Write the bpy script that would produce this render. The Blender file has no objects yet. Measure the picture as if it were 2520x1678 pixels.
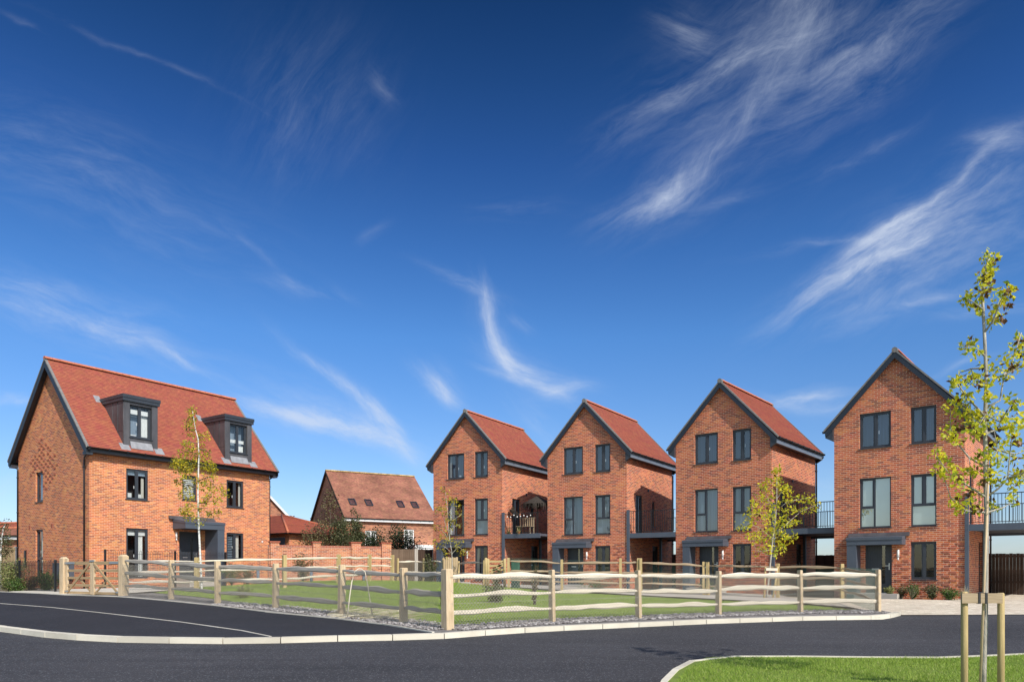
import bpy, math, random
import numpy as np
from mathutils import Vector, Matrix

R = random.Random(11)
NR = np.random.default_rng(5)
F, CX, HY, CAMZ = 1780.0, 1260.0, 1401.0, 1.22
SUN_EL = math.radians(40.0)
SUN_H = Vector((0.535, -0.845)).normalized()
SUN = Vector((SUN_H.x * math.cos(SUN_EL), SUN_H.y * math.cos(SUN_EL), math.sin(SUN_EL)))

scene = bpy.context.scene
col = scene.collection


# ------------------------------------------------------------------ terrain
def gz(x, y):
    zp = y - 0.3 * x
    t = zp - 14.0
    base = 0.0155 * 0.5 * (t + math.sqrt(t * t + 4.0))
    base = base if base < 0.40 else 0.40 + 0.12 * math.tanh((base - 0.40) / 0.12)
    b = 0.38 * math.exp(-((x + 7) ** 2 + (y - 30) ** 2) / 64.0)
    return base + b


def gpt(px, py, off=0.0):
    """point of the terrain seen at a photograph position"""
    k = (HY - py) / F
    kx = (px - CX) / F
    lo = 2.0
    y = lo
    while y < 120:
        if CAMZ + y * k - gz(kx * y, y) - off < 0:
            break
        lo = y
        y += 0.1
    hi = y
    for _ in range(30):
        m = 0.5 * (lo + hi)
        if CAMZ + m * k - gz(kx * m, m) - off < 0:
            hi = m
        else:
            lo = m
    return Vector((kx * hi, hi, gz(kx * hi, hi) + off))


def at(px, py, y):
    return Vector(((px - CX) / F * y, y, CAMZ + (HY - py) / F * y))


# ------------------------------------------------------------------ nodes / materials
class NT:
    def __init__(self, tree):
        self.t = tree
        self.n = tree.nodes
        self.l = tree.links

    def add(self, typ, **kw):
        nd = self.n.new(typ)
        for k, v in kw.items():
            setattr(nd, k, v)
        return nd

    def put(self, sock, val):
        if isinstance(val, bpy.types.NodeSocket):
            self.l.new(val, sock)
        elif isinstance(val, (tuple, list)) and len(val) == 3 and sock.type == 'RGBA':
            sock.default_value = (*val, 1)
        else:
            sock.default_value = val

    def math(self, op, a, b=None, c=None, clamp=False):
        nd = self.add('ShaderNodeMath', operation=op)
        nd.use_clamp = clamp
        self.put(nd.inputs[0], a)
        if b is not None:
            self.put(nd.inputs[1], b)
        if c is not None:
            self.put(nd.inputs[2], c)
        return nd.outputs[0]

    def mix(self, f, a, b, mode='MIX'):
        nd = self.add('ShaderNodeMix', data_type='RGBA', blend_type=mode)
        self.put(nd.inputs[0], f)
        self.put(nd.inputs[6], a)
        self.put(nd.inputs[7], b)
        return nd.outputs[2]

    def ramp(self, f, stops, interp='LINEAR'):
        nd = self.add('ShaderNodeValToRGB')
        cr = nd.color_ramp
        cr.interpolation = interp
        while len(cr.elements) < len(stops):
            cr.elements.new(0.5)
        for e, (p, c) in zip(cr.elements, stops):
            e.position = p
            e.color = (*c, 1) if len(c) == 3 else c
        self.put(nd.inputs[0], f)
        return nd.outputs[0]

    def noise(self, vec, scale, detail=3, rough=0.55, dist=0.0):
        nd = self.add('ShaderNodeTexNoise')
        if vec is not None:
            self.put(nd.inputs['Vector'], vec)
        nd.inputs['Scale'].default_value = scale
        nd.inputs['Detail'].default_value = detail
        nd.inputs['Roughness'].default_value = rough
        nd.inputs['Distortion'].default_value = dist
        return nd.outputs['Fac']

    def maprange(self, v, a, b, c, d):
        nd = self.add('ShaderNodeMapRange')
        self.put(nd.inputs[0], v)
        for i, q in enumerate((a, b, c, d)):
            nd.inputs[i + 1].default_value = q
        return nd.outputs[0]


def new_mat(name):
    m = bpy.data.materials.new(name)
    m.use_nodes = True
    t = NT(m.node_tree)
    bs = m.node_tree.nodes['Principled BSDF']
    return m, t, bs


def coords(t, kind='Object'):
    return t.add('ShaderNodeTexCoord').outputs[kind]


def set_bump(t, bs, height, strength=0.3, dist=0.01):
    b = t.add('ShaderNodeBump')
    b.inputs['Strength'].default_value = strength
    b.inputs['Distance'].default_value = dist
    t.put(b.inputs['Height'], height)
    t.put(bs.inputs['Normal'], b.outputs[0])


def mat_plain(name, c, rough=0.6, var=0.2, scale=6.0, metal=0.0, bump=0.0, bscale=60.0, spec=0.5, stretch=None, dirt=None):
    m, t, bs = new_mat(name)
    v = coords(t)
    if stretch:
        mp = t.add('ShaderNodeMapping')
        mp.inputs['Scale'].default_value = stretch
        t.put(mp.inputs[0], v)
        v = mp.outputs[0]
    n = t.noise(v, scale, 4)
    f = t.maprange(n, 0.25, 0.75, 1 - var, 1 + var)
    hsv = t.add('ShaderNodeHueSaturation')
    hsv.inputs['Color'].default_value = (*c, 1)
    t.put(hsv.inputs['Value'], f)
    out = hsv.outputs[0]
    if dirt:
        n2 = t.noise(v, scale * 0.37, 5, 0.7)
        out = t.mix(t.maprange(n2, 0.5, 0.75, 0, dirt[1]), out, dirt[0])
    t.put(bs.inputs['Base Color'], out)
    bs.inputs['Roughness'].default_value = rough
    bs.inputs['Metallic'].default_value = metal
    bs.inputs['Specular IOR Level'].default_value = spec
    if bump:
        set_bump(t, bs, t.noise(v, bscale, 3), bump, 0.01)
    return m


def mat_brick(name, stops, mortar, bw=0.225, bh=0.075, mort=0.010, big=0.25, tint=None, off=0.5, bump=0.6):
    m, t, bs = new_mat(name)
    uv = coords(t, 'UV')
    bt = t.add('ShaderNodeTexBrick')
    bt.offset = off
    t.put(bt.inputs['Vector'], uv)
    bt.inputs['Color1'].default_value = (0, 0, 0, 1)
    bt.inputs['Color2'].default_value = (1, 1, 1, 1)
    bt.inputs['Mortar'].default_value = (0.5, 0.5, 0.5, 1)
    bt.inputs['Scale'].default_value = 1.0
    bt.inputs['Mortar Size'].default_value = mort / 2
    bt.inputs['Mortar Smooth'].default_value = 0.15
    bt.inputs['Bias'].default_value = 0.0
    bt.inputs['Brick Width'].default_value = bw
    bt.inputs['Row Height'].default_value = bh
    c = t.ramp(bt.outputs['Color'], stops)
    # batch variation over the wall and speckle within each brick
    n1 = t.noise(uv, 0.55, 3, 0.6)
    n2 = t.noise(uv, 38.0, 3, 0.7)
    n3 = t.noise(uv, 2.3, 4, 0.6)
    f = t.math('MULTIPLY', t.maprange(n1, 0.3, 0.7, 1 - big, 1 + big), t.maprange(n2, 0.3, 0.7, 0.86, 1.14))
    hsv = t.add('ShaderNodeHueSaturation')
    t.put(hsv.inputs['Color'], c)
    t.put(hsv.inputs['Value'], f)
    t.put(hsv.inputs['Hue'], t.maprange(n3, 0.3, 0.7, 0.490, 0.510))
    mc = t.mix(t.maprange(n3, 0.35, 0.7, 0.0, 0.5), mortar, tuple(0.72 * q for q in mortar))
    outc = t.mix(bt.outputs['Fac'], hsv.outputs[0], mc)
    t.put(bs.inputs['Base Color'], outc)
    bs.inputs['Roughness'].default_value = 0.9
    bs.inputs['Specular IOR Level'].default_value = 0.25
    h = t.math('ADD', t.math('MULTIPLY', t.math('SUBTRACT', 1.0, bt.outputs['Fac']), 0.8), t.math('MULTIPLY', n2, 0.25))
    set_bump(t, bs, h, bump, 0.008)
    return m


def mat_wood(name, c1, c2, scale=1.0, rough=0.8):
    """long-grained timber; grain follows the object's own long axis through UV"""
    m, t, bs = new_mat(name)
    uv = coords(t, 'UV')
    mp = t.add('ShaderNodeMapping')
    mp.inputs['Scale'].default_value = (1.2 * scale, 22 * scale, 1)
    t.put(mp.inputs[0], uv)
    n = t.noise(mp.outputs[0], 2.0, 5, 0.65, 0.6)
    ob = t.noise(coords(t), 1.7, 3)
    isl = t.add('ShaderNodeNewGeometry').outputs['Random Per Island']
    f = t.math('ADD', t.math('MULTIPLY', n, 0.75), t.math('ADD', t.math('MULTIPLY', ob, 0.25), t.math('MULTIPLY', isl, 0.14)))
    c = t.ramp(f, [(0.36, c1), (0.72, c2)])
    t.put(bs.inputs['Base Color'], c)
    bs.inputs['Roughness'].default_value = rough
    bs.inputs['Specular IOR Level'].default_value = 0.2
    set_bump(t, bs, n, 0.5, 0.006)
    return m


def mat_glass(name, tint=(0.75, 0.8, 0.82), gloss=0.10):
    m = bpy.data.materials.new(name)
    m.use_nodes = True
    t = NT(m.node_tree)
    t.n.remove(m.node_tree.nodes['Principled BSDF'])
    out = m.node_tree.nodes['Material Output']
    geo = t.add('ShaderNodeNewGeometry')
    dp = t.add('ShaderNodeVectorMath', operation='DOT_PRODUCT')
    t.put(dp.inputs[0], geo.outputs['Incoming'])
    t.put(dp.inputs[1], geo.outputs['Normal'])
    sch = t.math('POWER', t.math('SUBTRACT', 1.0, t.math('ABSOLUTE', dp.outputs['Value']), clamp=True), 4.0)
    f = t.math('ADD', t.math('MULTIPLY', sch, 0.85), 0.045 + gloss, clamp=True)
    tr = t.add('ShaderNodeBsdfTransparent')
    tr.inputs[0].default_value = (*tint, 1)
    gl = t.add('ShaderNodeBsdfGlossy')
    gl.inputs['Roughness'].default_value = 0.015
    b = t.add('ShaderNodeBump')
    b.inputs['Strength'].default_value = 0.06
    b.inputs['Distance'].default_value = 0.02
    t.put(b.inputs['Height'], t.noise(coords(t), 1.6, 1))
    t.put(gl.inputs['Normal'], b.outputs[0])
    ms = t.add('ShaderNodeMixShader')
    t.put(ms.inputs[0], f)
    t.l.new(tr.outputs[0], ms.inputs[1])
    t.l.new(gl.outputs[0], ms.inputs[2])
    t.l.new(ms.outputs[0], out.inputs[0])
    return m


def mat_leaf(name, stops, trans=0.35):
    m = bpy.data.materials.new(name)
    m.use_nodes = True
    t = NT(m.node_tree)
    t.n.remove(m.node_tree.nodes['Principled BSDF'])
    out = m.node_tree.nodes['Material Output']
    isl = t.add('ShaderNodeNewGeometry').outputs['Random Per Island']
    c = t.ramp(isl, stops)
    d = t.add('ShaderNodeBsdfPrincipled')
    d.inputs['Roughness'].default_value = 0.5
    d.inputs['Specular IOR Level'].default_value = 0.35
    t.put(d.inputs['Base Color'], c)
    tl = t.add('ShaderNodeBsdfTranslucent')
    t.put(tl.inputs[0], c)
    ms = t.add('ShaderNodeMixShader')
    ms.inputs[0].default_value = trans
    t.l.new(d.outputs[0], ms.inputs[1])
    t.l.new(tl.outputs[0], ms.inputs[2])
    t.l.new(ms.outputs[0], out.inputs[0])
    return m


def mat_ground(name, c1, c2, big=0.35, fine=60.0, rough=0.9, bump=0.4, bdist=0.01, speck=None, streak=None, stones=False):
    m, t, bs = new_mat(name)
    v = coords(t)
    a = t.noise(v, big, 5, 0.6)
    b = t.noise(v, fine, 4, 0.7)
    f = t.math('ADD', t.math('MULTIPLY', a, 0.6), t.math('MULTIPLY', b, 0.4))
    c = t.ramp(f, [(0.33, c1), (0.66, c2)])
    if streak:
        mp = t.add('ShaderNodeMapping')
        mp.inputs['Rotation'].default_value = (0, 0, streak[1])
        mp.inputs['Scale'].default_value = (0.12, 1.3, 1)
        t.put(mp.inputs[0], v)
        s = t.noise(mp.outputs[0], 1.6, 5, 0.65)
        c = t.mix(t.maprange(s, 0.45, 0.7, 0, streak[2]), c, streak[0])
    if speck:
        vo = t.add('ShaderNodeTexVoronoi')
        vo.inputs['Scale'].default_value = speck[1]
        t.put(vo.inputs['Vector'], v)
        w = t.add('ShaderNodeTexWhiteNoise')
        t.put(w.inputs['Vector'], vo.outputs['Position'])
        g = t.math('GREATER_THAN', w.outputs['Value'], speck[2])
        c = t.mix(g, c, speck[0])
    if stones:
        isl = t.add('ShaderNodeNewGeometry').outputs['Random Per Island']
        hs = t.add('ShaderNodeHueSaturation')
        t.put(hs.inputs['Color'], c)
        t.put(hs.inputs['Value'], t.maprange(isl, 0, 1, 0.84, 1.06))
        c = hs.outputs[0]
    t.put(bs.inputs['Base Color'], c)
    bs.inputs['Roughness'].default_value = rough
    bs.inputs['Specular IOR Level'].default_value = 0.3
    set_bump(t, bs, b, bump, bdist)
    return m


M = {}
BR_L = [(0.0, (0.32, 0.108, 0.064)), (0.16, (0.39, 0.126, 0.066)), (0.32, (0.52, 0.156, 0.064)), (0.70, (0.62, 0.195, 0.072)), (0.90, (0.66, 0.235, 0.085)), (1.0, (0.70, 0.30, 0.11))]
BR_R = [(0.0, (0.26, 0.078, 0.052)), (0.20, (0.33, 0.094, 0.055)), (0.36, (0.47, 0.116, 0.057)), (0.75, (0.57, 0.152, 0.066)), (1.0, (0.63, 0.20, 0.078))]
M['brick_l'] = mat_brick('brick_orange', BR_L, (0.76, 0.52, 0.36), mort=0.013, big=0.15, bump=0.25)
M['brick_r'] = mat_brick('brick_red', BR_R, (0.76, 0.53, 0.38), mort=0.014, big=0.15, bump=0.25)
M['brick_dark'] = mat_plain('brick_projecting', (0.36, 0.105, 0.060), 0.9, 0.3, 14, bump=0.3)
M['brick_wall'] = mat_brick('brick_garden_wall', [(0, (0.22, 0.08, 0.05)), (0.3, (0.46, 0.15, 0.07)), (1, (0.60, 0.22, 0.10))], (0.72, 0.55, 0.42), mort=0.014)
M['brick_far'] = mat_brick('brick_far', [(0, (0.24, 0.09, 0.06)), (0.4, (0.40, 0.155, 0.085)), (1, (0.50, 0.21, 0.11))], (0.5, 0.36, 0.26), mort=0.012)
M['tile'] = mat_brick('clay_roof_tile', [(0, (0.31, 0.088, 0.064)), (0.3, (0.35, 0.100, 0.066)), (0.7, (0.375, 0.110, 0.068)), (1, (0.41, 0.130, 0.074))], (0.22, 0.068, 0.052), 0.165, 0.115, 0.006, 0.05, bump=0.1)  # dark joint tone also paints the gap shadow under tile edges
M['lichen'] = mat_plain('lichened_ridge', (0.46, 0.32, 0.13), 0.9, 0.5, 3)
M['tile_far'] = mat_brick('weathered_roof_tile', [(0, (0.27, 0.120, 0.082)), (1, (0.40, 0.178, 0.115))], (0.12, 0.06, 0.05), 0.165, 0.10, 0.004, 0.3, bump=0.3)
M['ridge'] = mat_plain('ridge_terracotta', (0.52, 0.165, 0.085), 0.8, 0.2, 5)
M['anth'] = mat_plain('anthracite_paint', (0.036, 0.042, 0.053), 0.42, 0.15, 3)
M['anth2'] = mat_plain('anthracite_panel', (0.075, 0.092, 0.120), 0.5, 0.10, 2)
M['barge'] = mat_plain('barge_board_paint', (0.018, 0.026, 0.040), 0.5, 0.15, 2)
M['fascia_p'] = mat_plain('fascia_paint', (0.17, 0.195, 0.235), 0.35, 0.1, 2)
M['black'] = mat_plain('black_gutter', (0.012, 0.012, 0.014), 0.35, 0.2, 5)
M['lead'] = mat_plain('lead_sheet', (0.088, 0.085, 0.092), 0.5, 0.35, 2.5, 0.25, stretch=(1, 1, 0.4), dirt=((0.20, 0.19, 0.19), 0.5))
M['lead_l'] = mat_plain('lead_flashing', (0.30, 0.30, 0.315), 0.55, 0.25, 6, 0.1)
M['verge'] = mat_plain('verge_mortar', (0.20, 0.19, 0.18), 0.85, 0.25, 8)
M['white'] = mat_plain('white_paint', (0.78, 0.77, 0.75), 0.5, 0.06, 3)
M['glass'] = mat_glass('window_glass', (0.86, 0.89, 0.9), 0.05)
M['glass_b'] = mat_glass('window_glass_reflective', (0.70, 0.76, 0.84), 0.12)
M['glass_s'] = mat_glass('sky_lit_glass', (0.85, 0.9, 0.9), 0.24)
M['blind_w'] = mat_plain('white_blind', (0.80, 0.79, 0.76), 0.8, 0.04, 4)
M['curtain'] = mat_plain('pale_curtain', (0.66, 0.63, 0.57), 0.9, 0.30, 9, stretch=(3, 3, 0.05))
M['blind_g'] = mat_plain('grey_green_blind', (0.66, 0.72, 0.69), 0.8, 0.05, 2)
M['blind_b'] = mat_plain('blue_grey_blind', (0.24, 0.30, 0.37), 0.8, 0.30, 3, stretch=(3, 3, 0.2))
M['blind_sky_blue'] = mat_plain('curtain_sky_reflection', (0.045, 0.075, 0.15), 0.8, 0.45, 5, stretch=(4, 4, 0.1))  # curtain tone with the sky's blue reflection mixed into its colour
M['room_dark'] = mat_plain('painted_room_darkness', (0.035, 0.033, 0.032), 0.9, 0.3, 2)  # near-black colour painted in for the darkness of unlit rooms
M['chrome'] = mat_plain('steel', (0.65, 0.65, 0.66), 0.3, 0.05, 4, 0.9)
M['galv'] = mat_plain('galvanised', (0.42, 0.45, 0.48), 0.4, 0.15, 6, 0.7)
M['wire'] = mat_plain('wire_net', (0.34, 0.31, 0.255), 0.5, 0.1, 6, 0.0)
M['wire_g'] = mat_plain('green_wire_net', (0.075, 0.135, 0.105), 0.5, 0.1, 6)
M['post'] = mat_wood('oak_post', (0.42, 0.30, 0.175), (0.72, 0.56, 0.37))
M['post_n'] = mat_wood('treated_post', (0.33, 0.24, 0.105), (0.58, 0.44, 0.22))
M['rail_g'] = mat_wood('weathered_rail', (0.24, 0.215, 0.185), (0.50, 0.455, 0.39))
M['rail_c'] = mat_wood('peeled_rail', (0.56, 0.48, 0.36), (0.84, 0.76, 0.62))
M['rail_m'] = mat_wood('brown_rail', (0.24, 0.17, 0.10), (0.52, 0.40, 0.27))
M['gate_w'] = mat_wood('gate_timber', (0.28, 0.19, 0.10), (0.52, 0.37, 0.21))
M['fence_b'] = mat_wood('brown_board', (0.10, 0.066, 0.044), (0.20, 0.14, 0.098))
M['fence_d'] = mat_wood('dark_board', (0.035, 0.022, 0.016), (0.085, 0.055, 0.04))
M['fence_y'] = mat_wood('pale_board', (0.36, 0.26, 0.14), (0.58, 0.44, 0.27))
M['kerb'] = mat_ground('kerb_concrete', (0.62, 0.56, 0.45), (0.80, 0.74, 0.61), 1.2, 120, 0.9, 0.15, 0.004, streak=((0.40, 0.36, 0.30), 0.4, 0.40), stones=True)
M['road'] = mat_ground('asphalt', (0.034, 0.033, 0.036), (0.074, 0.072, 0.077), 0.25, 42, 0.85, 0.7, 0.012, speck=((0.16, 0.16, 0.17), 75, 0.93), streak=((0.034, 0.034, 0.037), 0.35, 0.7))
M['path'] = mat_ground('dark_tarmac', (0.017, 0.017, 0.020), (0.038, 0.038, 0.044), 0.3, 42, 0.85, 0.7, 0.012, speck=((0.085, 0.085, 0.095), 75, 0.94))
M['edge'] = mat_ground('pale_edging', (0.52, 0.47, 0.38), (0.70, 0.65, 0.56), 1.5, 90, 0.9, 0.1)
M['soil'] = mat_ground('soil', (0.11, 0.085, 0.06), (0.20, 0.165, 0.12), 0.5, 30, 1.0, 0.8, 0.04)
M['grass'] = mat_ground('lawn_turf', (0.175, 0.24, 0.038), (0.26, 0.34, 0.064), 0.7, 45, 0.95, 0.9, 0.03, streak=((0.13, 0.18, 0.055), 0.8, 0.45))
M['gravel_b'] = mat_ground('gravel_bed', (0.13, 0.12, 0.115), (0.34, 0.315, 0.30), 3.0, 40, 1.0, 1.0, 0.03)
M['stone'] = mat_leaf('gravel_stone', [(0, (0.14, 0.125, 0.12)), (0.5, (0.30, 0.275, 0.265)), (1, (0.48, 0.45, 0.43))], 0.0)
M['pave'] = mat_brick('block_paving', [(0, (0.56, 0.47, 0.36)), (1, (0.78, 0.69, 0.55))], (0.40, 0.34, 0.26), 0.2, 0.1, 0.006, 0.1, bump=0.3)
M['slab'] = mat_ground('pavement_slab', (0.40, 0.36, 0.31), (0.56, 0.51, 0.45), 0.8, 60, 0.9, 0.3)
M['bark'] = mat_plain('young_bark', (0.44, 0.40, 0.34), 0.85, 0.4, 12, bump=0.6, bscale=40, stretch=(2, 2, 0.7), dirt=((0.10, 0.085, 0.065), 0.7))
M['birch'] = mat_plain('birch_bark', (0.74, 0.72, 0.68), 0.7, 0.12, 10, stretch=(0.5, 0.5, 4), dirt=((0.07, 0.06, 0.05), 0.9))
M['twig'] = mat_plain('twig', (0.13, 0.10, 0.075), 0.9, 0.3, 9)
M['leaf_y'] = mat_leaf('yellow_green_leaf', [(0, (0.09, 0.04, 0.02)), (0.06, (0.20, 0.10, 0.04)), (0.10, (0.36, 0.50, 0.06)), (0.45, (0.72, 0.70, 0.05)), (1, (0.92, 0.78, 0.04))], 0.55)
M['leaf_brown'] = mat_leaf('curled_brown_leaf', [(0, (0.10, 0.05, 0.03)), (1, (0.30, 0.16, 0.07))], 0.2)
M['leaf_o'] = mat_leaf('golden_leaf', [(0, (0.09, 0.10, 0.03)), (0.3, (0.25, 0.27, 0.05)), (0.6, (0.46, 0.42, 0.035)), (1, (0.62, 0.47, 0.03))], 0.4)
M['leaf_birch'] = mat_leaf('birch_leaf', [(0, (0.20, 0.19, 0.05)), (0.3, (0.38, 0.38, 0.06)), (0.65, (0.62, 0.53, 0.035)), (1, (0.78, 0.60, 0.03))], 0.45)
M['leaf_d'] = mat_leaf('dark_green_leaf', [(0, (0.012, 0.022, 0.010)), (0.7, (0.035, 0.06, 0.022)), (1, (0.07, 0.10, 0.04))], 0.2)
M['leaf_m'] = mat_leaf('olive_leaf', [(0, (0.05, 0.06, 0.025)), (0.6, (0.11, 0.13, 0.05)), (1, (0.22, 0.20, 0.10))], 0.3)
M['leaf_r'] = mat_leaf('russet_leaf', [(0, (0.10, 0.055, 0.035)), (0.5, (0.17, 0.12, 0.06)), (1, (0.20, 0.21, 0.08))], 0.3)
M['leaf_g'] = mat_leaf('fresh_green_leaf', [(0, (0.04, 0.085, 0.018)), (0.6, (0.085, 0.16, 0.03)), (1, (0.20, 0.27, 0.08))], 0.35)
M['leaf_v'] = mat_leaf('variegated_leaf', [(0, (0.07, 0.09, 0.02)), (0.5, (0.24, 0.28, 0.08)), (1, (0.50, 0.47, 0.20))], 0.3)
M['straw'] = mat_leaf('dry_stem', [(0, (0.30, 0.25, 0.13)), (1, (0.72, 0.66, 0.48))], 0.2)
M['blade'] = mat_leaf('grass_blade', [(0, (0.21, 0.32, 0.04)), (0.6, (0.32, 0.46, 0.06)), (0.90, (0.44, 0.52, 0.11)), (1, (0.46, 0.43, 0.19))], 0.35)
M['thatch'] = mat_plain('dark_fringe', (0.04, 0.032, 0.025), 0.95, 0.5, 12, stretch=(3, 3, 0.3))
M['rubber'] = mat_plain('rubber_strap', (0.02, 0.02, 0.022), 0.7, 0.2, 6)
M['cabinet'] = mat_plain('green_cabinet', (0.055, 0.13, 0.085), 0.6, 0.1, 3)
M['bollard'] = mat_plain('grey_blue_bollard', (0.12, 0.15, 0.185), 0.5, 0.15, 4)


# ------------------------------------------------------------------ mesh builder
class MB:
    def __init__(self):
        self.v, self.f, self.uv, self.mi, self.sm = [], [], [], [], []

    def face(self, pts, uv=None, mi=0, smooth=False):
        b = len(self.v)
        self.v += [tuple(p) for p in pts]
        self.f.append(tuple(range(b, b + len(pts))))
        self.uv.append(uv or [(0, 0)] * len(pts))
        self.mi.append(mi)
        self.sm.append(smooth)

    def hexa(self, P, mi=0, uvs=1.0):
        """P: 8 points, bottom ring 0-3 counter-clockwise from above, top ring 4-7"""
        b = len(self.v)
        self.v += [tuple(p) for p in P]
        for q in ((0, 3, 2, 1), (4, 5, 6, 7), (0, 1, 5, 4), (1, 2, 6, 5), (2, 3, 7, 6), (3, 0, 4, 7)):
            self.f.append(tuple(b + i for i in q))
            p0, p1, p3 = (Vector(P[q[0]]), Vector(P[q[1]]), Vector(P[q[3]]))
            a, c = (p1 - p0).length, (p3 - p0).length
            if a >= c:
                self.uv.append([(0, 0), (a, 0), (a, c), (0, c)])
            else:
                self.uv.append([(0, 0), (0, a), (c, a), (c, 0)])
            self.mi.append(mi)
            self.sm.append(False)

    def box(self, x0, x1, y0, y1, z0, z1, mi=0):
        self.hexa([(x0, y0, z0), (x1, y0, z0), (x1, y1, z0), (x0, y1, z0), (x0, y0, z1), (x1, y0, z1), (x1, y1, z1), (x0, y1, z1)], mi)

    def fbox(self, fr, u0, u1, h0, h1, d0, d1, mi=0):
        """box in a wall frame: u along, h up, d inward (negative = proud)"""
        P = [fr(u0, h0, d0), fr(u1, h0, d0), fr(u1, h0, d1), fr(u0, h0, d1), fr(u0, h1, d0), fr(u1, h1, d0), fr(u1, h1, d1), fr(u0, h1, d1)]
        self.hexa(P, mi)

    def beam(self, p0, p1, w, h, up=Vector((0, 0, 1)), mi=0):
        p0, p1 = Vector(p0), Vector(p1)
        d = (p1 - p0).normalized()
        s = d.cross(up)
        if s.length < 1e-4:
            s = d.cross(Vector((1, 0, 0)))
        s.normalize()
        u = s.cross(d)
        a, b = s * w / 2, u * h / 2
        self.hexa([p0 + a - b, p1 + a - b, p1 - a - b, p0 - a - b, p0 + a + b, p1 + a + b, p1 - a + b, p0 - a + b], mi)

    def tube(self, pts, rad, n=6, cap=True, smooth=True, mi=0):
        pts = [Vector(p) for p in pts]
        if not isinstance(rad, (list, tuple)):
            rad = [rad] * len(pts)
        b = len(self.v)
        L = 0
        ls = []
        ref = Vector((0.31, 0.17, 0.93)).normalized()
        for i, p in enumerate(pts):
            if i:
                L += (p - pts[i - 1]).length
            ls.append(L)
            d = (pts[min(i + 1, len(pts) - 1)] - pts[max(i - 1, 0)]).normalized()
            s = d.cross(ref)
            if s.length < 0.05:
                s = d.cross(Vector((1, 0, 0)))
            s.normalize()
            u = s.cross(d)
            for k in range(n):
                a = 2 * math.pi * k / n
                self.v.append(tuple(p + (s * math.cos(a) + u * math.sin(a)) * rad[i]))
        for i in range(len(pts) - 1):
            for k in range(n):
                k2 = (k + 1) % n
                self.f.append((b + i * n + k, b + i * n + k2, b + (i + 1) * n + k2, b + (i + 1) * n + k))
                c0, c1 = k / n * 0.3, (k + 1) / n * 0.3
                self.uv.append([(ls[i], c0), (ls[i], c1), (ls[i + 1], c1), (ls[i + 1], c0)])
                self.mi.append(mi)
                self.sm.append(smooth)
        if cap:
            for i, flip in ((0, 1), (len(pts) - 1, 0)):
                idx = [b + i * n + k for k in range(n)]
                self.f.append(tuple(reversed(idx)) if flip else tuple(idx))
                self.uv.append([(0, 0)] * n)
                self.mi.append(mi)
                self.sm.append(False)

    def wall(self, fr, u0, u1, h0, h1, holes=(), clips=(), reveal=0.1, mi=0, uoff=0.0, hoff=0.0, maxcell=None):
        """rectangular wall with rectangular holes, clipped by half planes a*u+b*h<=c; reveals lead inward"""
        us = sorted({u0, u1} | {q for ho in holes for q in ho[:2] if u0 < q < u1})
        hs = sorted({h0, h1} | {q for ho in holes for q in ho[2:] if h0 < q < h1})
        for i in range(len(us) - 1):
            for j in range(len(hs) - 1):
                cu, ch = (us[i] + us[i + 1]) / 2, (hs[j] + hs[j + 1]) / 2
                if any(ho[0] < cu < ho[1] and ho[2] < ch < ho[3] for ho in holes):
                    continue
                poly = [(us[i], hs[j]), (us[i + 1], hs[j]), (us[i + 1], hs[j + 1]), (us[i], hs[j + 1])]
                for (a, b, c) in clips:
                    out = []
                    for k in range(len(poly)):
                        p, q = poly[k], poly[(k + 1) % len(poly)]
                        fp, fq = a * p[0] + b * p[1] - c, a * q[0] + b * q[1] - c
                        if fp <= 0:
                            out.append(p)
                        if (fp < 0 < fq) or (fq < 0 < fp):
                            s = fp / (fp - fq)
                            out.append((p[0] + (q[0] - p[0]) * s, p[1] + (q[1] - p[1]) * s))
                    poly = out
                    if len(poly) < 3:
                        break
                if len(poly) >= 3:
                    self.face([fr(u, h, 0) for u, h in poly], [(u + uoff, h + hoff) for u, h in poly], mi)
        for (a, b, c, d) in holes:
            r = reveal
            for (p, q, uvp) in (((a, c), (a, d), 0), ((b, d), (b, c), 0), ((a, d), (b, d), 1), ((b, c), (a, c), 1)):
                pts = [fr(p[0], p[1], 0), fr(p[0], p[1], r), fr(q[0], q[1], r), fr(q[0], q[1], 0)]
                if uvp == 0:
                    uv = [(0, p[1] + hoff), (r, p[1] + hoff), (r, q[1] + hoff), (0, q[1] + hoff)]
                else:
                    uv = [(p[0] + uoff, 0), (p[0] + uoff, r), (q[0] + uoff, r), (q[0] + uoff, 0)]
                self.face(pts, uv, mi)

    def build(self, name, mats, parent=None, loc=None):
        me = bpy.data.meshes.new(name)
        me.from_pydata(self.v, [], self.f)
        uvl = me.uv_layers.new(name='UVMap')
        flat = [c for u in self.uv for p in u for c in p]
        uvl.data.foreach_set('uv', flat)
        if not isinstance(mats, (list, tuple)):
            mats = [mats]
        for m_ in mats:
            me.materials.append(m_)
        me.polygons.foreach_set('material_index', self.mi)
        me.polygons.foreach_set('use_smooth', self.sm)
        me.update()
        o = bpy.data.objects.new(name, me)
        col.objects.link(o)
        if parent:
            o.parent = parent
        if loc is not None:
            o.location = loc
        return o


def frame(O, U, N):
    O, U, N = Vector(O), Vector(U), Vector(N)

    def fr(u, h, d=0.0):
        return O + U * u + Vector((0, 0, h)) - N * d
    return fr


def tag(o, label=None, cat=None, group=None, kind=None):
    if label:
        o['label'] = label
    if cat:
        o['category'] = cat
    if group:
        o['group'] = group
    if kind:
        o['kind'] = kind
    return o


def empty(name, loc, rz=0.0, label=None, cat=None, group=None):
    o = bpy.data.objects.new(name, None)
    o.empty_display_size = 0.2
    col.objects.link(o)
    o.location = loc
    o.rotation_euler = (0, 0, rz)
    return tag(o, label, cat, group)


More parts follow.
